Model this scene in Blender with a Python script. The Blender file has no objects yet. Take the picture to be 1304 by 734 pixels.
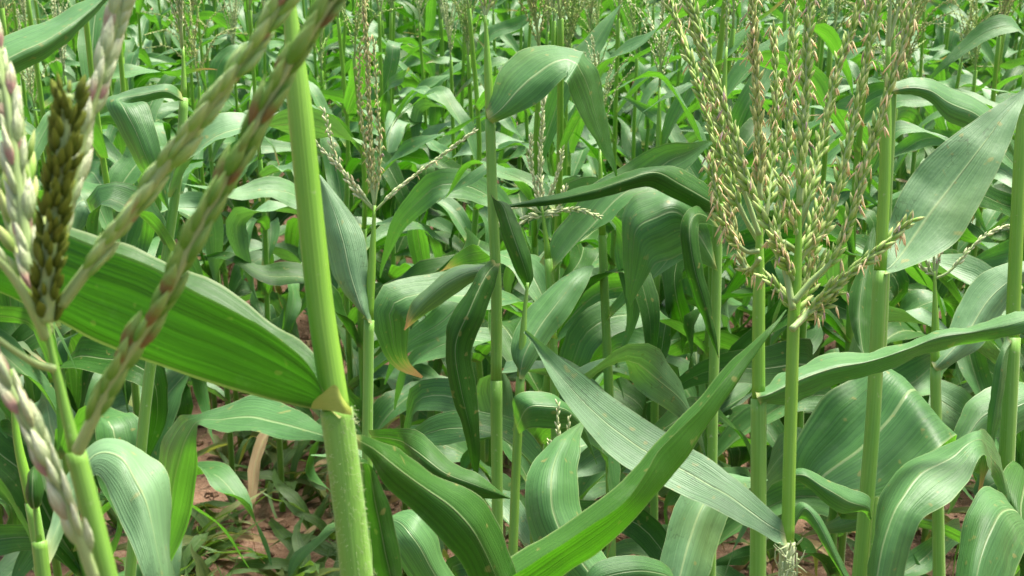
import bpy, math, random
from mathutils import Vector, Matrix, noise

random.seed(7)
R = math.radians
scene = bpy.context.scene
COL = scene.collection

# ------------------------------------------------------------------ camera
W, H, HFOV, PITCH, CZ = 1304.0, 734.0, 40.0, 21.0, 2.60
F = W / 2 / math.tan(R(HFOV / 2))
cd = bpy.data.cameras.new('camera')
cd.sensor_width = 36.0
cd.lens = 18.0 / math.tan(R(HFOV / 2))
cd.clip_start = 0.02
cd.clip_end = 500
cd.dof.use_dof = True
cd.dof.focus_distance = 1.7
cd.dof.aperture_fstop = 20
cam = bpy.data.objects.new('camera', cd)
COL.objects.link(cam)
cam.location = (0, 0, CZ)
cam.rotation_euler = (R(90 - PITCH), 0, 0)
scene.camera = cam

# ------------------------------------------------------------------ world, sun, exposure
SUN_EL, SUN_AZ = R(62), R(35)          # azimuth from +Y (ahead) towards +X
world = bpy.data.worlds.new('World')
scene.world = world
world.use_nodes = True
wn = world.node_tree
bg = wn.nodes['Background']
sky = wn.nodes.new('ShaderNodeTexSky')
sky.sky_type = 'NISHITA'
sky.sun_disc = False
sky.sun_elevation = SUN_EL
sky.sun_rotation = SUN_AZ
sky.air_density = 1.0
sky.dust_density = 6.0
sky.ozone_density = 1.0
wn.links.new(sky.outputs[0], bg.inputs[0])
bg.inputs[1].default_value = 0.14
sl = bpy.data.lights.new('sun', 'SUN')
sl.energy = 4.4
sl.angle = R(13)
sl.color = (1.0, 0.96, 0.88)
so = bpy.data.objects.new('sun', sl)
COL.objects.link(so)
sd = Vector((math.sin(SUN_AZ) * math.cos(SUN_EL), math.cos(SUN_AZ) * math.cos(SUN_EL), math.sin(SUN_EL)))
so.rotation_euler = sd.to_track_quat('Z', 'Y').to_euler()
scene.view_settings.view_transform = 'Standard'
scene.view_settings.look = 'None'
scene.view_settings.exposure = 1.22
scene.view_settings.gamma = 1.0
scene.view_settings.use_curve_mapping = False
scene.cycles.max_bounces = 7
scene.cycles.transmission_bounces = 8

SP, CP = math.sin(R(PITCH)), math.cos(R(PITCH))


def P(px, py, d):
    """A place in the field: seen at (px, py), d metres away along the view axis."""
    x = (px - W / 2) / F * d
    v = (H / 2 - py) / F * d
    return Vector((x, d * CP + v * SP, CZ - d * SP + v * CP))


def ss(a, b, x):
    t = min(1, max(0, (x - a) / (b - a)))
    return t * t * (3 - 2 * t)


def ground_z(x, y):
    bank = 0.75 * (1 - ss(0.8, 5.2, y))
    n = noise.noise(Vector((x * 0.5, y * 0.5, 3.1))) * 0.05 + noise.noise(Vector((x * 1.9, y * 1.9, 9.1))) * 0.025
    far = 0.02 * max(0, y - 14)
    return bank + n + far


# ------------------------------------------------------------------ materials
def new_mat(name):
    m = bpy.data.materials.new(name)
    m.use_nodes = True
    nt = m.node_tree
    for n in list(nt.nodes):
        nt.nodes.remove(n)
    return m, nt


class NT:
    def __init__(self, nt):
        self.nt = nt

    def n(self, t, **k):
        nd = self.nt.nodes.new(t)
        for a, b in k.items():
            setattr(nd, a, b)
        return nd

    def l(self, a, b):
        self.nt.links.new(a, b)

    def _in(self, sock, v):
        if isinstance(v, (int, float)):
            sock.default_value = v
        elif isinstance(v, tuple):
            sock.default_value = (v + (1,))[:4] if len(sock.default_value) == 4 else v
        else:
            self.l(v, sock)

    def math(self, op, a, b=0.0, c=0.0, clamp=False):
        nd = self.n('ShaderNodeMath', operation=op, use_clamp=clamp)
        self._in(nd.inputs[0], a)
        self._in(nd.inputs[1], b)
        self._in(nd.inputs[2], c)
        return nd.outputs[0]

    def mix(self, f, a, b):
        nd = self.n('ShaderNodeMix', data_type='RGBA')
        self._in(nd.inputs[0], f)
        self._in(nd.inputs[6], a)
        self._in(nd.inputs[7], b)
        return nd.outputs[2]

    def smooth(self, x, a, b):
        nd = self.n('ShaderNodeMapRange', interpolation_type='SMOOTHSTEP')
        self._in(nd.inputs[0], x)
        nd.inputs[1].default_value = a
        nd.inputs[2].default_value = b
        return nd.outputs[0]

    def noise(self, vec, scale, w=None, detail=2.0, rough=0.5):
        nd = self.n('ShaderNodeTexNoise')
        if w is not None:
            nd.noise_dimensions = '4D'
            self._in(nd.inputs['W'], w)
        if vec is not None:
            self.l(vec, nd.inputs['Vector'])
        nd.inputs['Scale'].default_value = scale
        nd.inputs['Detail'].default_value = detail
        nd.inputs['Roughness'].default_value = rough
        return nd.outputs[0]


def leaf_material(name, dark, light, trans, tip=0.0, transw=0.36, rough=0.44, yellow=0.30, scars=False, spec=0.46):
    m, nt = new_mat(name)
    q = NT(nt)
    uv = q.n('ShaderNodeUVMap').outputs[0]
    sep = q.n('ShaderNodeSeparateXYZ')
    q.l(uv, sep.inputs[0])
    u, v = sep.outputs[0], sep.outputs[1]
    rnd = q.n('ShaderNodeObjectInfo').outputs['Random']
    rw = q.math('MULTIPLY', rnd, 40.0)
    # long streaks that run along the blade
    mp = q.n('ShaderNodeMapping')
    mp.inputs['Scale'].default_value = (1.0, 0.06, 1.0)
    q.l(uv, mp.inputs[0])
    streak = q.noise(mp.outputs[0], 17.0, rw, 4.0, 0.68)
    mp2 = q.n('ShaderNodeMapping')
    mp2.inputs['Scale'].default_value = (1.0, 0.018, 1.0)
    q.l(uv, mp2.inputs[0])
    fine = q.noise(mp2.outputs[0], 70.0, rw, 2.0, 0.6)
    tc = q.n('ShaderNodeTexCoord').outputs['Object']
    blotch = q.noise(tc, 14.0, rw, 3.0, 0.55)
    c = q.math('MULTIPLY', q.math('ABSOLUTE', q.math('SUBTRACT', u, 0.5)), 2.0)
    wob = q.math('MULTIPLY', q.math('SUBTRACT', blotch, 0.5), 0.02)
    ribw = q.math('ADD', q.math('MULTIPLY', q.math('SUBTRACT', 1.0, v), 0.055), 0.018)
    rib = q.math('SUBTRACT', 1.0, q.math('DIVIDE', q.math('ADD', c, wob), ribw), clamp=True)
    ribm = q.math('MULTIPLY', q.smooth(rib, 0.0, 0.55), q.smooth(v, 1.0, 0.55))
    vein = q.math('SINE', q.math('MULTIPLY', u, 2 * math.pi * 24))
    f = q.math('ADD', q.math('MULTIPLY', rnd, 0.55), q.math('MULTIPLY', q.math('SUBTRACT', streak, 0.3), 0.9))
    f = q.math('ADD', f, q.math('MULTIPLY', q.math('SUBTRACT', blotch, 0.5), 0.9), clamp=True)
    f = q.math('ADD', f, q.math('MULTIPLY', q.math('SUBTRACT', fine, 0.5), 0.9))
    f = q.math('ADD', f, q.math('MULTIPLY', vein, 0.02), clamp=True)
    col = q.mix(f, dark, light)
    # pale margin
    marg = q.smooth(c, 0.955, 1.0)
    col = q.mix(q.math('MULTIPLY', marg, 0.55), col, (0.30, 0.38, 0.16))
    col = q.mix(q.math('MULTIPLY', ribm, 0.6), col, (0.34, 0.46, 0.20))
    # small specks and dried tips
    dust = q.smooth(q.noise(tc, 28.0, rw, 4.0, 0.7), 0.55, 0.80)
    col = q.mix(q.math('MULTIPLY', dust, 0.22), col, (0.30, 0.34, 0.24))
    spk = q.noise(tc, 90.0, rw, 1.0)
    col = q.mix(q.math('MULTIPLY', q.smooth(spk, 0.665, 0.74), 0.55), col, (0.30, 0.27, 0.08))
    yel = q.math('MULTIPLY', q.smooth(q.noise(tc, 5.0, rw, 2.0), 0.60, 0.78), yellow)
    col = q.mix(yel, col, (0.17, 0.24, 0.05))
    if scars:
        mps = q.n('ShaderNodeMapping')
        mps.inputs['Scale'].default_value = (0.9, 3.2, 1.0)
        q.l(uv, mps.inputs[0])
        sn = q.noise(mps.outputs[0], 4.0, rw, 3.0, 0.6)
        ridge = q.smooth(q.math('ABSOLUTE', q.math('SUBTRACT', sn, 0.5)), 0.016, 0.004)
        patch = q.smooth(q.noise(mps.outputs[0], 2.3, q.math('ADD', rw, 5.0), 2.0), 0.52, 0.60)
        scar = q.math('MULTIPLY', ridge, patch)
        col = q.mix(q.math('MULTIPLY', scar, 0.7), col, (0.05, 0.09, 0.035))
    tipm = q.math('MULTIPLY', q.smooth(q.math('ADD', v, q.math('MULTIPLY', q.math('SUBTRACT', streak, 0.5), 0.35)), 0.80, 0.97),
                  q.smooth(q.math('FRACT', q.math('MULTIPLY', rnd, 7.31)), 0.78 - tip, 0.98 - tip))
    col = q.mix(tipm, col, (0.33, 0.22, 0.09))
    col = q.mix(q.math('MULTIPLY', q.smooth(v, 0.06, 0.0), 0.75), col, (0.40, 0.42, 0.13))
    bs = q.n('ShaderNodeBsdfPrincipled')
    q.l(col, bs.inputs['Base Color'])
    rr = q.math('ADD', rough - 0.06, q.math('MULTIPLY', streak, 0.2))
    q.l(rr, bs.inputs['Roughness'])
    bs.inputs['Specular IOR Level'].default_value = spec
    hgt = q.math('ADD', q.math('MULTIPLY', vein, 0.10), q.math('ADD', q.math('MULTIPLY', streak, 1.3), q.math('MULTIPLY', fine, 0.9)))
    hgt = q.math('ADD', hgt, q.math('MULTIPLY', rib, 1.5))
    hgt = q.math('ADD', hgt, q.math('MULTIPLY', q.noise(tc, 45.0, rw, 3.0), 2.2))
    bp = q.n('ShaderNodeBump')
    bp.inputs['Strength'].default_value = 0.45
    bp.inputs['Distance'].default_value = 0.0012
    q.l(hgt, bp.inputs['Height'])
    q.l(bp.outputs[0], bs.inputs['Normal'])
    tr = q.n('ShaderNodeBsdfTranslucent')
    tcol = q.mix(q.smooth(q.math('ADD', q.math('MULTIPLY', streak, 0.65), q.math('MULTIPLY', fine, 0.35)), 0.36, 0.64),
                 tuple(x * 0.42 for x in trans), tuple(min(1, x * 1.25) for x in trans))
    tcol = q.mix(tipm, tcol, (0.35, 0.22, 0.08))
    tcol = q.mix(q.math('MULTIPLY', ribm, 0.6), tcol, (0.10, 0.16, 0.03))
    q.l(tcol, tr.inputs[0])
    q.l(bp.outputs[0], tr.inputs['Normal'])
    mx = q.n('ShaderNodeMixShader')
    mx.inputs[0].default_value = transw
    q.l(bs.outputs[0], mx.inputs[1])
    q.l(tr.outputs[0], mx.inputs[2])
    out = q.n('ShaderNodeOutputMaterial')
    q.l(mx.outputs[0], out.inputs[0])
    return m


def stalk_material(name, base, pale, stripe=0.35, rough=0.45, fuzz=0.0):
    """uv: u around the stalk, v in metres along it."""
    m, nt = new_mat(name)
    q = NT(nt)
    uv = q.n('ShaderNodeUVMap').outputs[0]
    rnd = q.n('ShaderNodeObjectInfo').outputs['Random']
    rw = q.math('MULTIPLY', rnd, 30.0)
    mp = q.n('ShaderNodeMapping')
    mp.inputs['Scale'].default_value = (1.0, 0.25, 1.0)
    q.l(uv, mp.inputs[0])
    st = q.noise(mp.outputs[0], 34.0, rw, 3.0, 0.6)
    tc = q.n('ShaderNodeTexCoord').outputs['Object']
    bl = q.noise(tc, 11.0, rw, 3.0)
    f = q.math('ADD', q.math('MULTIPLY', q.math('SUBTRACT', st, 0.35), 1.6 * stripe * 2), q.math('MULTIPLY', q.math('SUBTRACT', bl, 0.45), 1.0), clamp=True)
    col = q.mix(f, base, pale)
    sp = q.noise(tc, 160.0, rw, 1.0)
    col = q.mix(q.math('MULTIPLY', q.smooth(sp, 0.68, 0.78), 0.35 + fuzz), col, (0.42, 0.46, 0.24))
    bs = q.n('ShaderNodeBsdfPrincipled')
    q.l(col, bs.inputs['Base Color'])
    bs.inputs['Roughness'].default_value = rough
    bs.inputs['Specular IOR Level'].default_value = 0.4
    bs.inputs['Subsurface Weight'].default_value = 0.12
    bs.inputs['Subsurface Radius'].default_value = (0.004, 0.006, 0.001)
    bs.inputs['Sheen Weight'].default_value = fuzz
    bp = q.n('ShaderNodeBump')
    bp.inputs['Strength'].default_value = 0.5
    bp.inputs['Distance'].default_value = 0.0012
    q.l(st, bp.inputs['Height'])
    q.l(bp.outputs[0], bs.inputs['Normal'])
    out = q.n('ShaderNodeOutputMaterial')
    q.l(bs.outputs[0], out.inputs[0])
    return m


def spikelet_material(name, a, b, c, amount=0.5, ribs=False):
    """uv v runs from the foot of a spikelet to its tip, u is a random number per spikelet."""
    m, nt = new_mat(name)
    q = NT(nt)
    uv = q.n('ShaderNodeUVMap').outputs[0]
    sep = q.n('ShaderNodeSeparateXYZ')
    q.l(uv, sep.inputs[0])
    u, v = sep.outputs[0], sep.outputs[1]
    rnd = q.n('ShaderNodeObjectInfo').outputs['Random']
    r2 = q.math('FRACT', q.math('ADD', q.math('MULTIPLY', u, 13.7), q.math('MULTIPLY', rnd, 5.0)))
    tc = q.n('ShaderNodeTexCoord').outputs['Object']
    nz = q.noise(tc, 120.0, r2, 2.0)
    vv = v
    if ribs:
        mp = q.n('ShaderNodeMapping')
        mp.inputs['Scale'].default_value = (1.0, 1.0, 0.10)
        q.l(tc, mp.inputs[0])
        st = q.noise(mp.outputs[0], 16.0, r2, 3.0, 0.65)
        vv = q.math('ADD', v, q.math('MULTIPLY', q.math('SUBTRACT', st, 0.5), 0.6))
        nz = q.noise(tc, 5.0, r2, 3.0)
    col = q.mix(q.smooth(vv, 0.1, 0.95), a, b)
    msk = q.math('MULTIPLY', q.smooth(q.math('ADD', r2, q.math('MULTIPLY', q.math('SUBTRACT', nz, 0.5), 1.2)), 1.0 - amount, 1.25 - amount), 0.85)
    if ribs:
        msk = q.math('MULTIPLY', q.smooth(r2, 1.0 - 2.4 * amount, 1.02 - 2.0 * amount), q.math('MULTIPLY', q.smooth(q.math('ADD', v, q.math('MULTIPLY', q.math('SUBTRACT', nz, 0.5), 0.5)), 0.72, 0.30), 0.85))
    col = q.mix(msk, col, c)
    bs = q.n('ShaderNodeBsdfPrincipled')
    q.l(col, bs.inputs['Base Color'])
    bs.inputs['Roughness'].default_value = 0.6
    bs.inputs['Specular IOR Level'].default_value = 0.12
    bp = q.n('ShaderNodeBump')
    bp.inputs['Strength'].default_value = 0.5
    bp.inputs['Distance'].default_value = 0.0008 if not ribs else 0.02
    q.l(st if ribs else nz, bp.inputs['Height'])
    q.l(bp.outputs[0], bs.inputs['Normal'])
    out = q.n('ShaderNodeOutputMaterial')
    q.l(bs.outputs[0], out.inputs[0])
    return m


def soil_material():
    m, nt = new_mat('red_soil')
    q = NT(nt)
    tc = q.n('ShaderNodeTexCoord').outputs['Object']
    a = q.noise(tc, 3.0, None, 5.0, 0.6)
    b = q.noise(tc, 38.0, None, 4.0, 0.65)
    c = q.noise(tc, 130.0, None, 2.0, 0.6)
    col = q.mix(q.smooth(a, 0.35, 0.65), (0.175, 0.092, 0.054), (0.28, 0.165, 0.10))
    col = q.mix(q.smooth(b, 0.45, 0.75), col, (0.33, 0.22, 0.145))
    col = q.mix(q.math('MULTIPLY', q.smooth(c, 0.55, 0.75), 0.6), col, (0.08, 0.046, 0.03))
    bs = q.n('ShaderNodeBsdfPrincipled')
    q.l(col, bs.inputs['Base Color'])
    bs.inputs['Roughness'].default_value = 0.95
    h = q.math('ADD', q.math('MULTIPLY', b, 1.0), q.math('MULTIPLY', c, 0.4))
    bp = q.n('ShaderNodeBump')
    bp.inputs['Strength'].default_value = 0.9
    bp.inputs['Distance'].default_value = 0.02
    q.l(h, bp.inputs['Height'])
    q.l(bp.outputs[0], bs.inputs['Normal'])
    out = q.n('ShaderNodeOutputMaterial')
    q.l(bs.outputs[0], out.inputs[0])
    return m


M = {}
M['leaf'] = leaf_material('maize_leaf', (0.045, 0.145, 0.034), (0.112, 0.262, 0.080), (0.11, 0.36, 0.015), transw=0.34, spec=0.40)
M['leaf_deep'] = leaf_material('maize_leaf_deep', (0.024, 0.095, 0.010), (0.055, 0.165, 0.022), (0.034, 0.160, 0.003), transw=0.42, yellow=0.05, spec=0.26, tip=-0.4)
M['leaf_pale'] = leaf_material('maize_leaf_pale', (0.082, 0.195, 0.070), (0.165, 0.305, 0.140), (0.12, 0.34, 0.03), transw=0.25, rough=0.48, scars=True)
M['leaf_dry'] = leaf_material('maize_leaf_dry', (0.30, 0.20, 0.09), (0.46, 0.36, 0.20), (0.40, 0.26, 0.10), tip=0.3, rough=0.7)
M['leaf_old'] = leaf_material('maize_leaf_old', (0.12, 0.19, 0.05), (0.22, 0.26, 0.08), (0.34, 0.40, 0.05), tip=0.4, rough=0.5)
M['leaf_lit'] = leaf_material('maize_leaf_lit', (0.030, 0.110, 0.012), (0.065, 0.185, 0.026), (0.075, 0.310, 0.004), transw=0.46, yellow=0.05, spec=0.24, tip=-0.4)  # brighter copy of the deep blade, light shining through put into its colour
M['leaf_tip'] = leaf_material('maize_leaf_withered', (0.060, 0.142, 0.056), (0.135, 0.24, 0.10), (0.14, 0.32, 0.02), tip=1.2)
M['stalk'] = stalk_material('maize_stalk', (0.13, 0.29, 0.03), (0.23, 0.41, 0.07))
M['stalk_bright'] = stalk_material('maize_stalk_bright', (0.14, 0.33, 0.02), (0.25, 0.45, 0.06), stripe=0.38, rough=0.42)
M['sheath'] = stalk_material('maize_sheath', (0.125, 0.30, 0.025), (0.225, 0.42, 0.075), stripe=0.5, rough=0.5, fuzz=0.08)
M['collar'] = stalk_material('leaf_collar', (0.24, 0.34, 0.04), (0.40, 0.42, 0.09), rough=0.5)
M['papery'] = stalk_material('papery_sheath', (0.24, 0.36, 0.11), (0.46, 0.50, 0.28), stripe=0.8, rough=0.6, fuzz=0.2)
M['spike'] = spikelet_material('spikelet_green', (0.17, 0.34, 0.045), (0.44, 0.53, 0.19), (0.50, 0.43, 0.22), 0.14)
M['spike_pale'] = spikelet_material('spikelet_pale', (0.42, 0.50, 0.22), (0.66, 0.68, 0.40), (0.52, 0.44, 0.24), 0.12)
M['spike_brown'] = spikelet_material('spikelet_brown', (0.24, 0.32, 0.08), (0.46, 0.48, 0.19), (0.36, 0.25, 0.14), 0.22)
M['spike_near'] = spikelet_material('spikelet_near', (0.12, 0.29, 0.03), (0.30, 0.47, 0.12), (0.22, 0.12, 0.05), 0.09, True)
M['spike_light'] = spikelet_material('spikelet_light', (0.22, 0.42, 0.07), (0.50, 0.66, 0.27), (0.34, 0.18, 0.12), 0.09, True)
M['spike_pink'] = spikelet_material('spikelet_pink', (0.34, 0.46, 0.19), (0.62, 0.66, 0.42), (0.42, 0.22, 0.20), 0.09, True)
M['spike_dark'] = spikelet_material('spikelet_dark', (0.070, 0.105, 0.010), (0.160, 0.200, 0.022), (0.10, 0.085, 0.015), 0.08)
M['anther'] = spikelet_material('anther_tan', (0.70, 0.60, 0.32), (0.68, 0.48, 0.22), (0.30, 0.21, 0.24), 0.25)
M['rachis'] = stalk_material('tassel_rachis', (0.24, 0.36, 0.11), (0.40, 0.48, 0.22), rough=0.5)
M['soil'] = soil_material()
M['weed'] = leaf_material('weed_leaf', (0.07, 0.16, 0.04), (0.14, 0.25, 0.07), (0.22, 0.44, 0.04), transw=0.4)


# ------------------------------------------------------------------ mesh helpers
class MB:
    def __init__(self):
        self.v, self.f, self.uv, self.mi = [], [], [], []

    def grid(self, rows, uvs, mi=0, close=False):
        b = len(self.v)
        n = len(rows[0])
        for r in rows:
            self.v.extend(r)
        for i in range(len(rows) - 1):
            for j in range(n - 1 if not close else n):
                k = (j + 1) % n
                self.f.append((b + i * n + j, b + i * n + k, b + (i + 1) * n + k, b + (i + 1) * n + j))
                if close:
                    u0, u1 = j / n, (j + 1) / n
                    self.uv.append(((u0, uvs[i][0][1]), (u1, uvs[i][0][1]), (u1, uvs[i + 1][0][1]), (u0, uvs[i + 1][0][1])))
                else:
                    self.uv.append((uvs[i][j], uvs[i][k], uvs[i + 1][k], uvs[i + 1][j]))
                self.mi.append(mi)

    def tube(self, pts, rad, n=10, mi=0, cap=True):
        rows, uvs = [], []
        L = 0
        prev = None
        side = None
        for i, p in enumerate(pts):
            a = pts[max(0, i - 1)]
            c = pts[min(len(pts) - 1, i + 1)]
            t = (c - a).normalized()
            if side is None:
                side = t.orthogonal().normalized()
            side = (side - t * side.dot(t)).normalized()
            up = t.cross(side)
            if prev is not None:
                L += (p - prev).length
            prev = p
            rows.append([p + (side * math.cos(2 * math.pi * k / n) + up * math.sin(2 * math.pi * k / n)) * rad[i] for k in range(n)])
            uvs.append([(0, L)] * n)
        b = len(self.v)
        self.grid(rows, uvs, mi, close=True)
        if cap:
            self.f.append(tuple(b + (len(rows) - 1) * n + k for k in range(n)))
            self.uv.append(tuple((0.5, L) for k in range(n)))
            self.mi.append(mi)
            self.f.append(tuple(b + k for k in reversed(range(n))))
            self.uv.append(tuple((0.5, 0.0) for k in range(n)))
            self.mi.append(mi)

    def spindle(self, foot, axis, length, r, n=4, mi=0, u=0.0, prof=((0.0, 0.35), (0.3, 1.0), (0.7, 0.75), (1.0, 0.06)), flat=0.7):
        axis = axis.normalized()
        s = axis.orthogonal().normalized()
        t = axis.cross(s)
        a0 = random.random() * 3
        rows, uvs = [], []
        for (h, k) in prof:
            rows.append([foot + axis * (h * length) + (s * math.cos(a0 + 2 * math.pi * j / n) + t * math.sin(a0 + 2 * math.pi * j / n) * flat) * (r * k) for j in range(n)])
            uvs.append([(u, h)] * n)
        b = len(self.v)
        for r_ in rows:
            self.v.extend(r_)
        for i in range(len(rows) - 1):
            for j in range(n):
                k = (j + 1) % n
                self.f.append((b + i * n + j, b + i * n + k, b + (i + 1) * n + k, b + (i + 1) * n + j))
                self.uv.append(((u, uvs[i][0][1]),) * 2 + ((u, uvs[i + 1][0][1]),) * 2)
                self.mi.append(mi)

    def mesh(self, name, mats, origin=Vector((0, 0, 0)), smooth=True):
        me = bpy.data.meshes.new(name)
        me.from_pydata([tuple(p - origin) for p in self.v], [], self.f)
        uvl = me.uv_layers.new(name='UVMap')
        flat = [c for f in self.uv for q in f for c in q]
        uvl.data.foreach_set('uv', flat)
        for m in mats:
            me.materials.append(m)
        if len(mats) > 1:
            me.polygons.foreach_set('material_index', self.mi)
        me.polygons.foreach_set('use_smooth', [smooth] * len(me.polygons))
        me.update()
        return me


def link(name, me, parent=None, loc=None, rot=None, scale=None):
    o = bpy.data.objects.new(name, me)
    COL.objects.link(o)
    if parent is not None:
        o.parent = parent
    if loc is not None:
        o.location = loc
    if rot is not None:
        o.rotation_euler = rot
    if scale is not None:
        o.scale = (scale,) * 3 if isinstance(scale, (int, float)) else scale
    return o


def thing(name, loc, label, cat, group=None, rz=0):
    o = bpy.data.objects.new(name, None)
    o.empty_display_size = 0.1
    COL.objects.link(o)
    o.location = loc
    o.rotation_euler = (0, 0, rz)
    o['label'] = label
    o['category'] = cat
    if group:
        o['group'] = group
    return o


def crom(pts, t):
    """Catmull-Rom through pts, t in 0..1."""
    n = len(pts) - 1
    x = min(max(t, 0), 0.999999) * n
    i = int(x)
    f = x - i
    p1, p2 = pts[i], pts[i + 1]
    p0 = pts[i - 1] if i > 0 else p1 * 2 - p2
    p3 = pts[i + 2] if i + 2 <= n else p2 * 2 - p1
    return 0.5 * ((2 * p1) + (p2 - p0) * f + (2 * p0 - 5 * p1 + 4 * p2 - p3) * f * f + (3 * p1 - p0 - 3 * p2 + p3) * f ** 3)


def curve(pts, n):
    return [crom(pts, i / n) for i in range(n + 1)]


# ------------------------------------------------------------------ ground
def build_ground():
    m = MB()
    xs = [-60, -40, -25, -15, -9] + [-6 + 0.1 * i for i in range(121)] + [9, 15, 25, 40, 60]
    ys = [-20, -10, -5, -2] + [0.1 * i for i in range(0, 131)] + [14, 15, 17, 20, 25, 32, 45, 70, 110]
    rows, uvs = [], []
    for y in ys:
        rows.append([Vector((x, y, ground_z(x, y) + (noise.noise(Vector((x * 7, y * 7, 1))) * 0.02 if abs(x) <= 6 and 0 <= y <= 13 else 0))) for x in xs])
        uvs.append([(x, y) for x in xs])
    m.grid(rows, uvs)
    g = link('ground', m.mesh('ground', [M['soil']]))
    g['kind'] = 'structure'
    # clods of earth lying over it
    c = MB()
    rr = random.Random(5)
    for i in range(5200):
        y = rr.uniform(2.6, 11)
        x = rr.uniform(-0.42 * y - 0.6, 0.42 * y + 0.6)
        s = 0.008 + 0.03 * rr.random() ** 3
        z = ground_z(x, y)
        b = len(c.v)
        n = 5
        rings = []
        for h, k in ((-0.4, 0.7), (0.1, 1.0), (0.55, 0.6)):
            rings.append([Vector((x + math.cos(a * 2 * math.pi / n) * s * k * rr.uniform(.7, 1.3), y + math.sin(a * 2 * math.pi / n) * s * k * rr.uniform(.7, 1.3), z + 0.006 + h * s * rr.uniform(.8, 1.2))) for a in range(n)])
        c.grid(rings, [[(0, 0)] * n] * 3, close=True)
        c.f.append(tuple(b + 2 * n + k for k in range(n)))
        c.uv.append(((0, 0),) * n)
        c.mi.append(0)
    o = link('soil_clods', c.mesh('soil_clods', [M['soil']], smooth=False))
    o['kind'] = 'stuff'
    o['label'] = 'small reddish clods of earth scattered over the field soil'
    o['category'] = 'soil'


build_ground()


def build_added_grass():
    """Added out-of-view green cover on the bank; dulls the reddish bounce off the soil."""
    rr = random.Random(3)
    m = MB()
    for i in range(26000):
        x, y = rr.uniform(-3.2, 3.2), rr.uniform(-2.6, 2.1)
        z = ground_z(x, y) - .01
        a = rr.uniform(0, 6.28)
        h = rr.uniform(.06, .20)
        w = rr.uniform(.003, .007)
        s = Vector((math.cos(a) * w, math.sin(a) * w, 0))
        d = Vector((-math.sin(a), math.cos(a), 0)) * h * rr.uniform(.1, .7)
        p = Vector((x, y, z))
        b = len(m.v)
        m.v.extend([p - s, p + s, p + d * .4 + Vector((0, 0, h * .6)) + s * .7, p + d * .4 + Vector((0, 0, h * .6)) - s * .7, p + d + Vector((0, 0, h * .95))])
        m.f.extend([(b, b + 1, b + 2, b + 3), (b + 3, b + 2, b + 4)])
        m.uv.extend([((.2, 0), (.8, 0), (.8, .6), (.2, .6)), ((.2, .6), (.8, .6), (.5, 1))])
        m.mi.extend([0, 0])
    g = link('added_grass', m.mesh('added_grass', [M['weed']]))
    g['kind'] = 'stuff'
    g['label'] = 'short green cover added out of view on the bank to cut soil bounce'
    g['category'] = 'added_grass'


build_added_grass()


# ------------------------------------------------------------------ leaves
def ripple(p, u, amp):
    e = abs(u - 0.5) * 2
    return noise.noise(p * 22.0) * amp * e + noise.noise(p * 70.0) * amp * 0.3 * e + noise.noise(p * 36.0) * 0.0013 + noise.noise(p * 14.0) * 0.002


def polyline(pts, t):
    n = len(pts) - 1
    x = min(max(t, 0), 0.999999) * n
    i = int(x)
    return pts[i].lerp(pts[i + 1], x - i)


def leaf_from_sections(sec, na=8, per=7, amp=0.0042, vrange=(0.0, 1.0), vee=0.0):
    """sec: from foot to tip, each a list of (px, py, depth) across the blade."""
    S = []
    for s in sec:
        pts = [P(*q) for q in s]
        if len(pts) == 2:
            pts = [pts[0], (pts[0] + pts[1]) / 2, pts[1]]
        S.append([crom(pts, j / na).lerp(polyline(pts, j / na), vee) for j in range(na + 1)])
    nl = per * (len(S) - 1)
    cols = [[S[i][j] for i in range(len(S))] for j in range(na + 1)]
    rows, uvs = [], []
    for i in range(nl + 1):
        rows.append([crom(cols[j], i / nl) for j in range(na + 1)])
    out = []
    for i, r in enumerate(rows):
        o = []
        for j, p in enumerate(r):
            a = r[min(na, j + 1)] - r[max(0, j - 1)]
            b = rows[min(nl, i + 1)][j] - rows[max(0, i - 1)][j]
            nn = a.cross(b)
            nn = nn.normalized() if nn.length > 1e-9 else Vector((0, 0, 1))
            o.append(p + nn * ripple(p, j / na, amp))
        out.append(o)
        v = vrange[0] + (vrange[1] - vrange[0]) * i / nl
        uvs.append([(j / na, v) for j in range(na + 1)])
    m = MB()
    m.grid(out, uvs)
    return m


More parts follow.
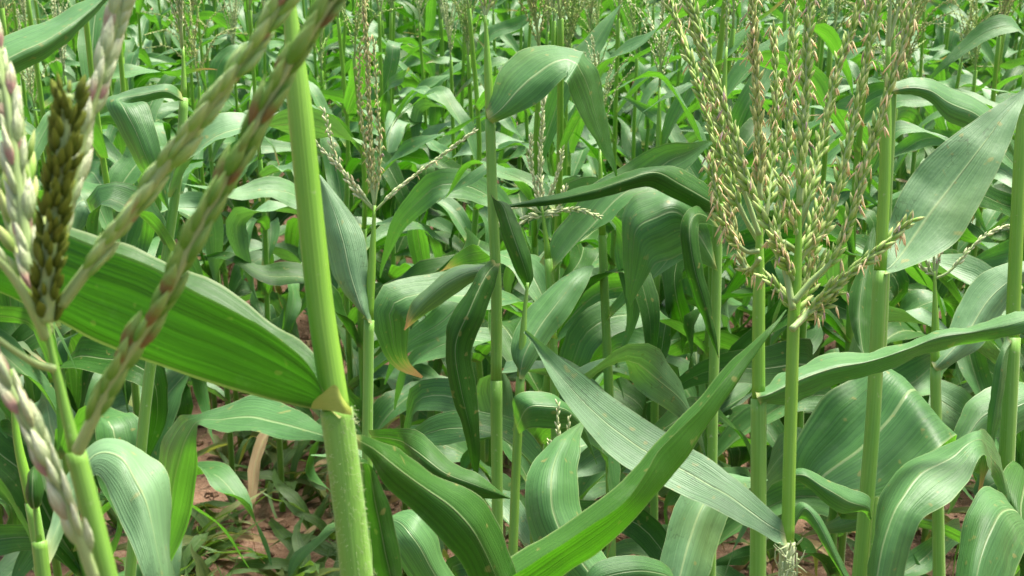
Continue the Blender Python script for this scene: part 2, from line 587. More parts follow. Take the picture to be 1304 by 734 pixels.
def generic_leaf(rr, length, width, e0, e1, kink=None, twist=0.0, sway=0.0, fold=0.5, nl=24, na=4):
    """Blade in its own frame: foot at the origin, growing to +X and up."""
    rows, uvs = [], []
    p = Vector((0, 0, 0))
    az = 0.0
    seed = rr.uniform(0, 100)
    ph1, ph2 = rr.uniform(0, 6.28), rr.uniform(0, 6.28)
    wf = rr.uniform(2.2, 4.2)
    ds = length / nl
    for i in range(nl + 1):
        t = i / nl
        el = e0 + (e1 - e0) * (ss(0.0, 1.0, t) * 0.6 + 0.4 * t)
        if kink and t > kink[0]:
            el += kink[1] * ss(kink[0], kink[0] + 0.10, t)
        el += noise.noise(Vector((seed + 4, t * 4.5, 7))) * 0.7 * ss(0.1, 0.5, t)
        az = sway * t * t * 1.2 + noise.noise(Vector((seed, t * 3.0, 0))) * 0.55
        d = Vector((math.cos(el) * math.cos(az), math.cos(el) * math.sin(az), math.sin(el)))
        if i:
            p = p + d * ds
        side = Vector((-math.sin(az), math.cos(az), 0))
        nrm = side.cross(d) * -1.0
        if nrm.z < 0 and i == 0:
            nrm = -nrm
        tw = twist * ss(0.12, 1.0, t) + noise.noise(Vector((seed + 9, t * 3.4, 3))) * 1.3 * ss(0.05, 0.4, t)
        s2 = side * math.cos(tw) + nrm * math.sin(tw)
        n2 = nrm * math.cos(tw) - side * math.sin(tw)
        wd = width * 0.5 * (0.55 + 0.45 * ss(0, 0.22, t)) * (1 - ss(0.42, 1.06, t)) ** 0.85
        wd = max(wd, 0.0012)
        fo = fold * (1 - 0.65 * ss(0.0, 0.6, t))
        row = []
        for j in range(na + 1):
            u = j / na * 2 - 1
            lift = abs(u) * fo * wd
            wave = math.sin(t * wf * 6.28 + (ph1 if u < 0 else ph2)) * 0.20 * wd * u * u * ss(0.05, 0.3, t) + noise.noise(Vector((seed + u * 3, t * 13.0, 5))) * 0.16 * wd * u * u
            row.append(p + s2 * (u * wd * (1 - 0.25 * fo)) + n2 * (lift + wave))
        rows.append(row)
        uvs.append([(j / na, t) for j in range(na + 1)])
    m = MB()
    m.grid(rows, uvs)
    return m


lr = random.Random(21)
LEAF = []           # ordinary blades
for k in range(34):
    kk = None
    if lr.random() < 0.55:
        kk = (lr.uniform(0.28, 0.62), -lr.uniform(0.5, 1.5))
    mb = generic_leaf(lr, lr.uniform(0.42, 0.68), lr.uniform(0.066, 0.112), R(lr.uniform(35, 74)), R(lr.uniform(-85, 5)), kk,
                      lr.uniform(-2.0, 2.0), lr.uniform(-0.9, 0.9), lr.uniform(0.3, 0.8))
    LEAF.append(mb)
LEAF_ME = [b.mesh('maize_leaf', [M[('leaf_deep', 'leaf', 'leaf', 'leaf', 'leaf_pale', 'leaf', 'leaf_deep', 'leaf')[i % 8]]]) for i, b in enumerate(LEAF)]
UP = []             # short upright flag leaves near the tassel
for k in range(8):
    mb = generic_leaf(lr, lr.uniform(0.30, 0.48), lr.uniform(0.045, 0.068), R(lr.uniform(40, 72)), R(lr.uniform(-40, 35)),
                      (0.5, -0.9) if k % 3 == 0 else None, lr.uniform(-0.9, 0.9), lr.uniform(-0.5, 0.5), 0.55)
    UP.append(mb)
UP_ME = [b.mesh('flag_leaf', [M['leaf']]) for b in UP]
DRY_ME = []
for k in range(6):
    mb = generic_leaf(lr, lr.uniform(0.35, 0.55), lr.uniform(0.03, 0.05), R(lr.uniform(-10, 30)), R(lr.uniform(-88, -70)), None,
                      lr.uniform(-2.5, 2.5), lr.uniform(-0.6, 0.6), 0.9, nl=12)
    DRY_ME.append(mb.mesh('dry_leaf', [M['leaf_dry'] if k % 2 else M['leaf_old']]))
FALLEN_ME = []
for k in range(6):
    mb = generic_leaf(lr, lr.uniform(0.18, 0.40), lr.uniform(0.025, 0.05), R(6), R(-6), None, lr.uniform(-.6, .6), lr.uniform(-.9, .9), 0.5, nl=10, na=2)
    FALLEN_ME.append(mb.mesh('fallen_leaf', [M['leaf_dry']]))


# ------------------------------------------------------------------ tassels
def spikelets_along(m, pts, rr, size=0.0095, step=0.0048, r0=0.0022, spread=0.38, start=0.0, mi=0, anthers=0.0, mi_a=1, n=4, alen=0.006, taper=True, fat=0.24):
    """Pairs of spikelets pressed along a branch; some with hanging anthers."""
    L = [0]
    for a, b in zip(pts, pts[1:]):
        L.append(L[-1] + (b - a).length)
    tot = L[-1]
    s = start * tot
    k = 0
    while s < tot:
        i = max(j for j in range(len(L)) if L[j] <= s)
        i = min(i, len(pts) - 2)
        f = (s - L[i]) / max(1e-6, L[i + 1] - L[i])
        p = pts[i].lerp(pts[i + 1], f)
        ax = (pts[i + 1] - pts[i]).normalized()
        sd_ = ax.orthogonal().normalized()
        ang = k * 2.4 + rr.uniform(-0.5, 0.5)
        rad = (Matrix.Rotation(ang, 3, ax) @ sd_)
        dirv = ax + rad * spread * rr.uniform(0.3, 1.7)
        sz = size * rr.uniform(0.65, 1.25) * (1 - 0.25 * s / tot if taper else 1)
        m.spindle(p + rad * r0 * 0.5, dirv, sz, sz * fat, n, mi, rr.random())
        if anthers and rr.random() < anthers:
            for q in range(rr.choice((1, 2, 2, 3))):
                dn = Vector((rr.uniform(-.35, .35), rr.uniform(-.35, .35), -1.0)) + rad * 0.45
                m.spindle(p + dirv.normalized() * sz * 0.9 + rad * 0.001, dn, alen * rr.uniform(.6, 1.4), alen * 0.10, 4, mi_a, rr.random())
        s += step * rr.uniform(0.75, 1.25)
        k += 1


def generic_tassel(rr, height, nb, spread, mats, anthers):
    """One tassel: centre spike, then side branches. Foot at the origin, 4 pieces each of branches."""
    m = MB()
    bend = Vector((rr.uniform(-.05, .05), rr.uniform(-.05, .05), 0))
    ctr = [Vector((0, 0, 0)), Vector((0, 0, height * .33)) + bend * .2, Vector((0, 0, height * .66)) + bend * .6, Vector((0, 0, height)) + bend * 1.3]
    cp = curve(ctr, 10)
    m.tube(cp, [0.0032 - 0.0022 * i / 10 for i in range(11)], 5, 2)
    spikelets_along(m, cp, rr, 0.0120, 0.0028, 0.003, 0.42, 0.28, 0, anthers, 1, n=3)
    for b in range(nb):
        f = 0.04 + 0.30 * b / nb
        p0 = crom(ctr, f)
        az = b * 2.4 + rr.uniform(-.4, .4)
        ln = height * rr.uniform(.5, .75)
        sp = spread * rr.uniform(.5, 1.3)
        out = Vector((math.cos(az), math.sin(az), 0))
        pts = [p0, p0 + (Vector((0, 0, 1)) + out * sp * .9).normalized() * ln * .35,
               p0 + (Vector((0, 0, 1)) + out * sp * 1.1).normalized() * ln * .7,
               p0 + (Vector((0, 0, 1 - .5 * sp)) + out * sp * 1.4).normalized() * ln]
        q = curve(pts, 8)
        m.tube(q, [0.0016 - 0.0009 * i / 8 for i in range(9)], 4, 2, cap=False)
        spikelets_along(m, q, rr, 0.0095, 0.0042, 0.0015, 0.36, 0.08, 0, anthers, 1, n=3)
    return m.mesh('tassel', mats)


tr_ = random.Random(4)
TASSEL_ME = []
for k in range(9):
    mats = ([M['spike'], M['anther'], M['rachis']], [M['spike_pale'], M['anther'], M['rachis']], [M['spike_brown'], M['anther'], M['rachis']])[k % 3]
    TASSEL_ME.append(generic_tassel(tr_, tr_.uniform(.26, .36), tr_.randint(6, 12), tr_.uniform(.22, .6), mats, (0.10, 0.04, 0.22)[k % 3]))


# ------------------------------------------------------------------ stalks of the field plants
STALK = []
kr = random.Random(11)
for k in range(8):
    Hh = 1.0
    lean = Vector((kr.uniform(-.06, .06), kr.uniform(-.06, .06), 0))
    wig = [Vector((kr.uniform(-.012, .012), kr.uniform(-.012, .012), 0)) for _ in range(6)]
    ctl = [Vector((0, 0, -0.03))] + [lean * ((i / 5) ** 1.5) + wig[i] + Vector((0, 0, i / 5)) for i in range(1, 6)]
    nn = 30
    pts = curve(ctl, nn)
    nodes = []
    rad = []
    for i in range(nn + 1):
        t = i / nn
        r = 0.0115 - 0.0050 * t
        rad.append(r)
    m = MB()
    m.tube(pts[:23], rad[:23], 8, 0)
    m.tube([p for p in pts[22:]], [r * 0.86 for r in rad[22:]], 8, 1)
    STALK.append((m.mesh('stalk', [M['sheath'], M['stalk_bright']]), ctl))


def field_plant(x, y, h, rr, label, group, tone, nleaf=None, tassel=True, name='maize_plant'):
    z = ground_z(x, y)
    root = thing(name, (x, y, z), label, 'maize plant', group, rr.uniform(0, 6.28))
    fill_plant(root, h, rr, tone, nleaf, tassel)
    return root


def fill_plant(root, h, rr, tone, nleaf=None, tassel=True):
    sk = rr.randrange(len(STALK))
    me, ctl = STALK[sk]
    link('stalk', me, root, scale=(1, 1, h))
    n = nleaf or rr.randint(12, 15)
    plane = rr.uniform(0, 3.14)
    for i in range(n):
        t = 0.14 + 0.70 * (i / (n - 1)) + rr.uniform(-.015, .015)
        p = crom(ctl, t)
        p = Vector((p.x, p.y, p.z * h))
        az = plane + math.pi * (i % 2) + rr.uniform(-.55, .55)
        if i < 2 and rr.random() < 0.75:
            lm, sc = rr.choice(DRY_ME), rr.uniform(.8, 1.1)
        elif i >= n - 2:
            lm, sc = rr.choice(UP_ME), rr.uniform(.85, 1.15)
        else:
            lm, sc = rr.choice(LEAF_ME), (0.72 + 0.3 * math.sin(math.pi * min(1, (i + 1) / n))) * rr.uniform(.88, 1.1)
        link('leaf', lm, root, p + Vector((math.cos(az), math.sin(az), 0)) * 0.006, (rr.uniform(-.25, .25), rr.uniform(-.28, .28), az), sc)
    if tassel:
        p = crom(ctl, 1.0)
        link('tassel', TASSEL_ME[tone + 3 * rr.randrange(3)], root, Vector((p.x, p.y, p.z * h - .004)), (rr.uniform(-.12, .12), rr.uniform(-.12, .12), rr.uniform(0, 6.28)), rr.uniform(.85, 1.15))


# ------------------------------------------------------------------ the plants that can be told apart
def hero(label, path, d, width, group=None, ground_lean=0.15, low_leaves=4, seg=12, mats=('sheath', 'stalk_bright'), nodes=(), name='maize_plant', seed=1):
    """path: (px, py[, depth]) from the top of the stalk down; width: its width in metres (top, bottom).
    nodes: index list of path points where the sheath below ends (each span becomes its own piece)."""
    pts = [P(q[0], q[1], q[2] if len(q) > 2 else d) for q in path]
    a, b = pts[-2], pts[-1]
    dirv = (b - a).normalized()
    # carry the stalk on down to the soil, straightening to plumb
    p = b.copy()
    ext = []
    for i in range(200):
        dirv = (dirv * 0.90 + Vector((0, 0, -1)) * 0.10).normalized()
        p = p + dirv * 0.08
        ext.append(p.copy())
        if p.z < ground_z(p.x, p.y) - 0.03:
            break
    base = ext[-1].copy()
    base.z = ground_z(base.x, base.y)
    root = thing(name, base, label, 'maize plant', group)
    allp = pts + ext
    # smooth and sample each span between nodes
    br = [0] + list(nodes) + [len(allp) - 1]
    nT = len(allp) - 1
    L = [0]
    for u, v in zip(allp, allp[1:]):
        L.append(L[-1] + (v - u).length)
    for k in range(len(br) - 1):
        i0, i1 = br[k], br[k + 1]
        n = max(4, (i1 - i0) * 5)
        cp, rd = [], []
        for s in range(n + 1):
            g = i0 + (i1 - i0) * s / n
            cp.append(crom(allp, g / nT))
            gi = min(int(g), nT - 1)
            ll = L[gi] + (L[gi + 1] - L[gi]) * (g - gi)
            w = width[0] + (width[1] - width[0]) * min(1, ll / 0.5)
            tt = s / n
            bulge = 1.0
            if k > 0:
                bulge = 1.06 - 0.06 * ss(0, 0.10, tt)
            else:
                bulge = 0.90 * (0.40 + 0.60 * ss(0, 0.11, ll))
            rd.append(w / 2 * bulge)
        m = MB()
        m.tube(cp, rd, seg)
        link('stalk' if k == 0 else 'leaf_sheath', m.mesh('stalk', [M[mats[1]] if k == 0 else M[mats[0]]], base), root)
    rr = random.Random(seed)
    zb = pts[-1].z
    for i in range(low_leaves):
        q = ext[min(len(ext) - 2, int((0.45 + 0.12 * i) / 0.08))]
        if q.z < base.z + 0.1:
            break
        az = rr.uniform(0, .8) + math.pi * (i % 2)
        link('leaf', rr.choice(LEAF_ME), root, q - base, (0, 0, az), .9)
    return root, base


def hleaf(root, base, sec, mat='leaf', collar=False, **k):
    m = leaf_from_sections(sec, **k)
    o = link('leaf', m.mesh('leaf', [M[mat]], base), root)
    return o


def hbranch(root, base, path, d, rr, mat='spike', rad=(0.0022, 0.0010), size=0.0105, step=0.0036, spread=0.36, start=0.05, anthers=0.1, alen=0.007, n=5, name='tassel_branch', r0=0.002, sub=8, fat=0.20):
    pts = [P(q[0], q[1], q[2] if len(q) > 2 else d) for q in path]
    cp = curve(pts, sub * (len(pts) - 1))
    m = MB()
    N = len(cp) - 1
    m.tube(cp, [rad[0] + (rad[1] - rad[0]) * i / N for i in range(N + 1)], 6)
    o = link(name, m.mesh(name, [M['rachis']], base), root)
    s = MB()
    spikelets_along(s, cp, rr, size, step, r0, spread, start, 0, anthers, 1, n=n, alen=alen, fat=fat)
    so_ = link('spikelets', s.mesh('spikelets', [M[mat], M['anther']], base), o)
    so_['kind'] = 'stuff'
    return o


#HEROES_BEGIN
GF = 'maize plants in front'


def shift(sec, dd):
    return [[(x, y, z + dd) for (x, y, z) in s] for s in sec]


def lens_mesh(thick=0.19):
    m = MB()
    m.spindle(Vector((0, 0, 0)), Vector((0, 0, 1)), 1.0, thick, 8, 0, 0.5,
              ((0.0, 0.30), (0.12, 0.72), (0.32, 1.0), (0.55, 0.92), (0.78, 0.55), (0.93, 0.22), (1.0, 0.03)), 0.62)
    return m


def near_branch(root, base, path, d, rr, mat, rad=0.0030, size=0.0115, step=0.0034, spread=0.20, start=0.0, end=1.0, name='tassel_branch', r0=0.0022, rnd=2.4):
    """A branch seen from close up: each spikelet is a piece of its own."""
    pts = [P(q[0], q[1], q[2] if len(q) > 2 else d) for q in path]
    cp = curve(pts, 10 * (len(pts) - 1))
    N = len(cp) - 1
    m = MB()
    m.tube(cp, [rad * (1 - 0.45 * i / N) for i in range(N + 1)], 8)
    o = link(name, m.mesh(name, [M['rachis']], base), root)
    me = LENS[mat]
    L = [0]
    for a, b in zip(cp, cp[1:]):
        L.append(L[-1] + (b - a).length)
    s = start * L[-1]
    k = 0
    while s < L[-1] * end:
        i = min(max(j for j in range(len(L)) if L[j] <= s), N - 1)
        p = cp[i].lerp(cp[i + 1], (s - L[i]) / max(1e-6, L[i + 1] - L[i]))
        ax = (cp[i + 1] - cp[i]).normalized()
        radv = Matrix.Rotation(k * rnd + rr.uniform(-.9, .9), 3, ax) @ ax.orthogonal().normalized()
        dv = (ax + radv * spread * rr.uniform(.6, 1.5)).normalized()
        qt = dv.to_track_quat('Z', 'Y')
        qt = qt @ Matrix.Rotation(rr.uniform(0, 6.28), 3, 'Z').to_quaternion()
        sz = size * rr.uniform(.85, 1.2)
        c = link('spikelet', me, o, p + radv * r0 - base)
        c.rotation_mode = 'QUATERNION'
        c.rotation_quaternion = qt
        c.scale = (sz * rr.uniform(.85, 1.15), sz * rr.uniform(.85, 1.15), sz)
        s += step * rr.uniform(.8, 1.2)
        k += 1
    return o


LENS = {k: lens_mesh(0.21 if k == 'spike_dark' else 0.16).mesh('spikelet', [M[k]]) for k in ('spike_near', 'spike_light', 'spike_pink', 'spike_dark', 'spike')}

# ---- A: the tassel right in front
rr = random.Random(31)
A, ab = hero('large pale tassel with thick pink and green spikes, one spike dark olive',
             [(57, 405, .655), (64, 440, .655), (78, 500, .655), (96, 575, .655), (118, 660, .655), (138, 740, .655)], .655,
             (0.0085, 0.0128), nodes=(3,), low_leaves=3, mats=('stalk', 'stalk'), seed=3)
near_branch(A, ab, [(78, 388, .650), (130, 318, .640), (200, 226, .63), (262, 142, .62), (315, 70, .615), (352, 15, .61), (385, -35, .61)], .64, rr, 'spike_light', start=.10, size=.0185, spread=.12, step=.0040, r0=.0020, rnd=3.14)
near_branch(A, ab, [(99, 575, .645), (120, 530, .635), (152, 468, .625), (205, 385, .615), (252, 292, .605), (302, 200, .60), (352, 110, .595), (398, 38, .59), (440, -25, .59)], .62, rr, 'spike_near', start=.06, size=.0190, spread=.12, step=.0040, r0=.0022, rad=.0030, rnd=3.14)
near_branch(A, ab, [(60, 410, .66), (78, 300, .672), (104, 180, .68), (124, 110, .685), (142, 50, .69), (165, -30, .69)], .67, rr, 'spike_pink', start=.25, size=.0185, spread=.13, step=.0038, rnd=3.14)
near_branch(A, ab, [(60, 408, .65), (60, 345, .642), (70, 260, .635), (80, 190, .63), (88, 120, .63)], .64, rr, 'spike_dark', start=.0, size=.0092, spread=.42, step=.0007, r0=.0040, rad=.0040)
near_branch(A, ab, [(58, 420, .66), (42, 345, .665), (26, 255, .67), (12, 150, .675), (-5, 60, .68)], .66, rr, 'spike_pink', start=.12, size=.0180, spread=.15, step=.0038, rnd=3.14)
near_branch(A, ab, [(60, 425, .66), (36, 360, .68), (10, 280, .69), (-15, 190, .70)], .66, rr, 'spike', start=.12, size=.0170, spread=.22, step=.0046)
near_branch(A, ab, [(58, 430, .655), (36, 385, .64), (10, 345, .63), (-25, 310, .62)], .66, rr, 'spike_pink', start=.75, size=.011, rad=.0026)
near_branch(A, ab, [(68, 470, .65), (45, 463, .64), (20, 448, .63), (-25, 415, .62)], .66, rr, 'spike', start=.85, size=.011, rad=.0020)
near_branch(A, ab, [(120, 738, .64), (92, 660, .63), (60, 590, .625), (28, 525, .62), (-15, 440, .62)], .63, rr, 'spike_pink', start=.12, size=.0185, spread=.13, step=.0042, rad=.0030)
near_branch(A, ab, [(60, 420, .668), (52, 350, .68), (40, 280, .69), (30, 190, .70), (22, 110, .70)], .66, rr, 'spike', start=.05, end=.8, size=.0170, spread=.22, step=.0046)

# ---- B: the thick stalk with the big backlit blade
B, bb = hero('thick bright green stalk with broad backlit blade and yellow collar',
             [(362, -60), (372, 40), (384, 160), (396, 280), (408, 390), (420, 470), (428, 522), (436, 580), (446, 660), (455, 740)], .90,
             (0.0168, 0.0218), nodes=(6,), low_leaves=4, seg=20, seed=5)
hleaf(B, bb, [
    [(418, 520, .886), (432, 534, .888), (444, 520, .900)],
    [(412, 497, .885), (418, 524, .890), (428, 484, .915)],
    [(385, 458, .872), (388, 521, .895), (398, 448, .945)],
    [(325, 411, .866), (315, 501, .895), (336, 400, .965)],
    [(250, 368, .868), (215, 470, .895), (262, 352, .975)],
    [(170, 330, .875), (130, 437, .90), (182, 320, .98)],
    [(80, 298, .885), (55, 402, .905), (95, 290, .985)],
    [(0, 272, .90), (-25, 365, .915), (10, 265, .99)],
    [(-90, 265, .93), (-110, 330, .935), (-85, 262, .98)],
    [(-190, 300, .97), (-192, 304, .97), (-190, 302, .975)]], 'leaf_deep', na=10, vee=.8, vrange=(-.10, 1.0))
wedge = leaf_from_sections([
    [(399, 511, .8880), (398, 515, .8895), (397, 520, .8910)],
    [(411, 501, .8838), (409, 511, .8852), (407, 521, .8880)],
    [(426, 490, .8830), (425, 507, .8833), (421, 523, .8850)],
    [(435, 506, .8855), (437, 516, .8842), (436, 527, .8850)],
    [(447, 521, .8905), (447, 525, .8900), (447, 529, .8900)]], na=6, per=6, amp=.0005)
link('collar', wedge.mesh('collar', [M['collar']], bb), B)
hr = MB()
for i in range(420):
    f = rr.random()
    py = 526 + 215 * f
    cx = 428 + 27 * f
    u = rr.choice((-1, 1)) * (1 - rr.random() ** 2 * 1.0)
    a = P(cx + u * 21, py, .90 - .0100 * math.sqrt(max(0, 1 - u * u)))
    dv = Vector((u * rr.uniform(.4, 1), -rr.uniform(.1, .6), rr.uniform(-.7, .5))).normalized()
    L0 = rr.uniform(.0015, .004)
    hr.tube([a, a + dv * L0], [.00013, .00006], 3, cap=False)
ho = link('stalk_hairs', hr.mesh('stalk_hairs', [M['papery']], bb), B)
ho['kind'] = 'stuff'
# fringe at the collar
m = MB()
for i in range(60):
    a = P(436 + rr.uniform(0, 14), 524 + rr.uniform(-6, 22), .893 + rr.uniform(0, .012))
    m.tube([a, a + Vector((rr.uniform(.001, .006), rr.uniform(-.004, .004), rr.uniform(-.003, .003)))], [.00025, .0001], 3)
link('ligule_fringe', m.mesh('ligule_fringe', [M['papery']], bb), B)
hleaf(B, bb, [
    [(436, 552, .915), (436, 560, .912), (436, 568, .915)],
    [(405, 538, .97), (402, 551, .95), (405, 561, .94)],
    [(370, 517, 1.03), (362, 540, .99), (352, 557, .97)],
    [(325, 504, 1.07), (318, 532, 1.03), (300, 552, 1.00)],
    [(285, 516, 1.08), (280, 534, 1.06), (268, 545, 1.04)],
    [(250, 528, 1.09), (252, 534, 1.08), (250, 542, 1.07)],
    [(226, 532, 1.12), (238, 556, 1.09), (250, 580, 1.09)],
    [(208, 556, 1.13), (226, 590, 1.10), (248, 622, 1.11)],
    [(200, 610, 1.14), (216, 642, 1.12), (240, 668, 1.13)],
    [(196, 680, 1.16), (206, 700, 1.15), (218, 716, 1.15)],
    [(195, 745, 1.18), (197, 748, 1.18), (199, 750, 1.18)]], 'leaf', na=8)
hleaf(B, bb, [
    [(452, 552, .915), (454, 560, .912), (454, 570, .915)],
    [(478, 560, 1.0), (475, 572, .985), (470, 584, .985)],
    [(522, 580, 1.04), (508, 598, 1.01), (490, 618, 1.01)],
    [(568, 608, 1.06), (545, 624, 1.03), (522, 648, 1.03)],
    [(608, 628, 1.07), (582, 652, 1.04), (556, 682, 1.04)],
    [(636, 660, 1.08), (612, 690, 1.05), (588, 720, 1.06)],
    [(654, 715, 1.10), (634, 740, 1.07), (610, 762, 1.08)],
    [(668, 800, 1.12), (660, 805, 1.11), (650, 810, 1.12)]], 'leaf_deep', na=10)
hleaf(B, bb, [
    [(450, 575, .918), (452, 582, .915), (454, 590, .918)],
    [(460, 590, .97), (468, 592, .96), (476, 596, .97)],
    [(464, 640, .99), (478, 642, .98), (494, 640, .99)],
    [(474, 700, 1.0), (490, 700, .99), (508, 696, 1.0)],
    [(486, 750, 1.01), (500, 750, 1.0), (514, 745, 1.01)],
    [(500, 820, 1.02), (502, 821, 1.02), (504, 820, 1.02)]], 'leaf_deep')

# ---- C: long blade rising across the foreground
C, cb = hero('maize plant whose long folded blade sweeps up across another blade',
             [(470, 870, 1.10), (466, 980, 1.10), (463, 1100, 1.10)], 1.10, (0.014, 0.02), nodes=(1,), low_leaves=2, seed=8)
hleaf(C, cb, [
    [(466, 876, 1.092), (471, 892, 1.09), (478, 880, 1.10)],
    [(520, 812, 1.085), (556, 846, 1.10), (512, 798, 1.13)],
    [(590, 775, 1.085), (640, 792, 1.11), (580, 752, 1.17)],
    [(660, 729, 1.09), (715, 735, 1.125), (652, 706, 1.19)],
    [(727, 687, 1.10), (765, 702, 1.14), (717, 666, 1.205)],
    [(802, 632, 1.125), (828, 640, 1.155), (785, 620, 1.215)],
    [(846, 568, 1.155), (872, 590, 1.175), (832, 566, 1.225)],
    [(892, 521, 1.185), (905, 538, 1.195), (884, 514, 1.235)],
    [(932, 473, 1.215), (946, 476, 1.22), (924, 468, 1.245)],
    [(972, 428, 1.24), (978, 430, 1.242), (968, 427, 1.253)],
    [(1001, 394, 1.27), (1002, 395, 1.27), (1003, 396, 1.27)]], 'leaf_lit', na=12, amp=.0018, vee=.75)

# ---- D: stalk with the flowering tassel
rr = random.Random(77)
D, db = hero('smooth bright stalk carrying a big flowering tassel hung with tan and purple anthers',
             [(1018, 262), (1016, 330), (1011, 400), (1008, 500), (1005, 600), (1003, 690), (1000, 745)], 1.35,
             (0.0128, 0.0150), nodes=(5,), low_leaves=3, mats=('papery', 'stalk_bright'), seg=14, seed=9)
hleaf(D, db, [
    [(1000, 668, 1.345), (1000, 680, 1.345), (1003, 697, 1.340)],
    [(982, 650, 1.360), (978, 668, 1.353), (984, 690, 1.340)],
    [(940, 612, 1.400), (932, 634, 1.383), (940, 664, 1.360)],
    [(885, 574, 1.430), (872, 600, 1.413), (872, 632, 1.390)],
    [(825, 536, 1.450), (808, 566, 1.433), (800, 598, 1.410)],
    [(765, 494, 1.460), (752, 520, 1.448), (748, 548, 1.430)],
    [(715, 456, 1.470), (707, 472, 1.468), (704, 488, 1.460)],
    [(685, 432, 1.480), (682, 437, 1.483), (680, 441, 1.480)],
    [(668, 421, 1.490), (668, 422, 1.493), (668, 423, 1.490)]], 'leaf_pale', na=10, amp=.004)
# main spike and branches
hb = lambda path, d, mat='spike', **k: hbranch(D, db, path, d, rr, mat, **{**dict(rad=(0.0034, 0.0016), fat=0.165, size=0.0165, step=0.0023, spread=0.34, r0=0.003, anthers=0.34, alen=.0115), **k})
hb([(1018, 262), (1022, 190), (1026, 110), (1030, 30), (1034, -60)], 1.35, step=.0018, anthers=.32, name='tassel_spike', size=.0160)
hb([(1010, 395), (1000, 345, 1.345), (985, 300, 1.34), (955, 240, 1.335), (928, 150, 1.33), (898, 60, 1.33), (865, -40, 1.33)], 1.34, start=.12, anthers=.10)
hb([(1014, 345), (1022, 325, 1.36), (1050, 290, 1.37), (1072, 220, 1.375), (1092, 130, 1.38), (1110, 50, 1.385), (1130, -40, 1.39)], 1.36, start=.05, anthers=.24)
hb([(1011, 385), (1032, 360, 1.33), (1060, 330, 1.325), (1085, 270, 1.32), (1108, 190, 1.315), (1140, 90, 1.31), (1172, -20, 1.31)], 1.33, start=.14, anthers=.26)
hb([(1008, 420), (1028, 400, 1.32), (1050, 375, 1.31), (1085, 345, 1.30), (1125, 312, 1.30), (1160, 280, 1.30)], 1.31, start=.12, anthers=.3)
hb([(1014, 300), (1030, 250, 1.38), (1046, 180, 1.40), (1064, 100, 1.41), (1090, 20, 1.42), (1110, -40, 1.43)], 1.38, start=.1, anthers=.3)
hb([(1014, 320), (1000, 310, 1.37), (990, 300, 1.39), (1000, 220, 1.40), (1006, 130, 1.41), (1010, 40, 1.42), (1012, -40, 1.43)], 1.38, start=.08, anthers=.3)
hb([(1011, 400), (1020, 380, 1.37), (1028, 350, 1.38), (1036, 310, 1.39), (1050, 240, 1.40)], 1.38, start=.05, anthers=.25)
for (x0, y0, x1, y1, x2, y2, dd_) in ((1010, 400, 1028, 372, 1046, 330, 1.36), (1012, 360, 1000, 330, 984, 300, 1.33), (1015, 330, 1030, 300, 1042, 262, 1.36),
                                      (1010, 396, 994, 372, 975, 352, 1.36), (1016, 300, 1006, 270, 994, 230, 1.34), (1009, 410, 1040, 396, 1068, 372, 1.33)):
    hb([(x0, y0, 1.35), (x1, y1, dd_), (x2, y2, dd_ * 2 - 1.35)], 1.35, start=.05, anthers=.35, rad=(.0022, .0012))
m = MB()
for i in range(46):
    a = P(1003 + rr.uniform(-13, 13), 690 + rr.uniform(0, 50), 1.338 + rr.uniform(-.003, .006))
    dv = Vector((rr.uniform(-.006, .006), rr.uniform(-.006, .0), rr.uniform(-.012, .012)))
    m.tube([a, a + dv, a + dv * 1.8 + Vector((rr.uniform(-.004, .004), 0, rr.uniform(-.003, .003)))], [.0010, .0007, .0003], 4)
link('torn_sheath', m.mesh('torn_sheath', [M['papery']], db), D)
# loose leafy tuft of the collar below
hleaf(D, db, [
    [(1004, 600, 1.40), (1006, 606, 1.39), (1006, 612, 1.40)],
    [(1024, 598, 1.40), (1026, 606, 1.38), (1022, 614, 1.39)],
    [(1050, 612, 1.40), (1050, 622, 1.38), (1046, 634, 1.39)],
    [(1082, 624, 1.41), (1078, 638, 1.39), (1070, 652, 1.40)],
    [(1108, 634, 1.42), (1106, 648, 1.41), (1098, 656, 1.42)],
    [(1112, 660, 1.44), (1111, 662, 1.44), (1109, 664, 1.44)]], 'leaf')
hleaf(D, db, [
    [(1006, 668, 1.36), (1008, 676, 1.355), (1008, 684, 1.36)],
    [(1018, 640, 1.36), (1024, 648, 1.35), (1018, 662, 1.36)],
    [(1042, 655, 1.35), (1040, 664, 1.345), (1036, 672, 1.35)],
    [(1062, 690, 1.35), (1056, 695, 1.345), (1050, 700, 1.35)],
    [(1078, 722, 1.36), (1072, 728, 1.355), (1068, 732, 1.36)],
    [(1092, 756, 1.37), (1090, 758, 1.37), (1088, 760, 1.37)]], 'leaf')

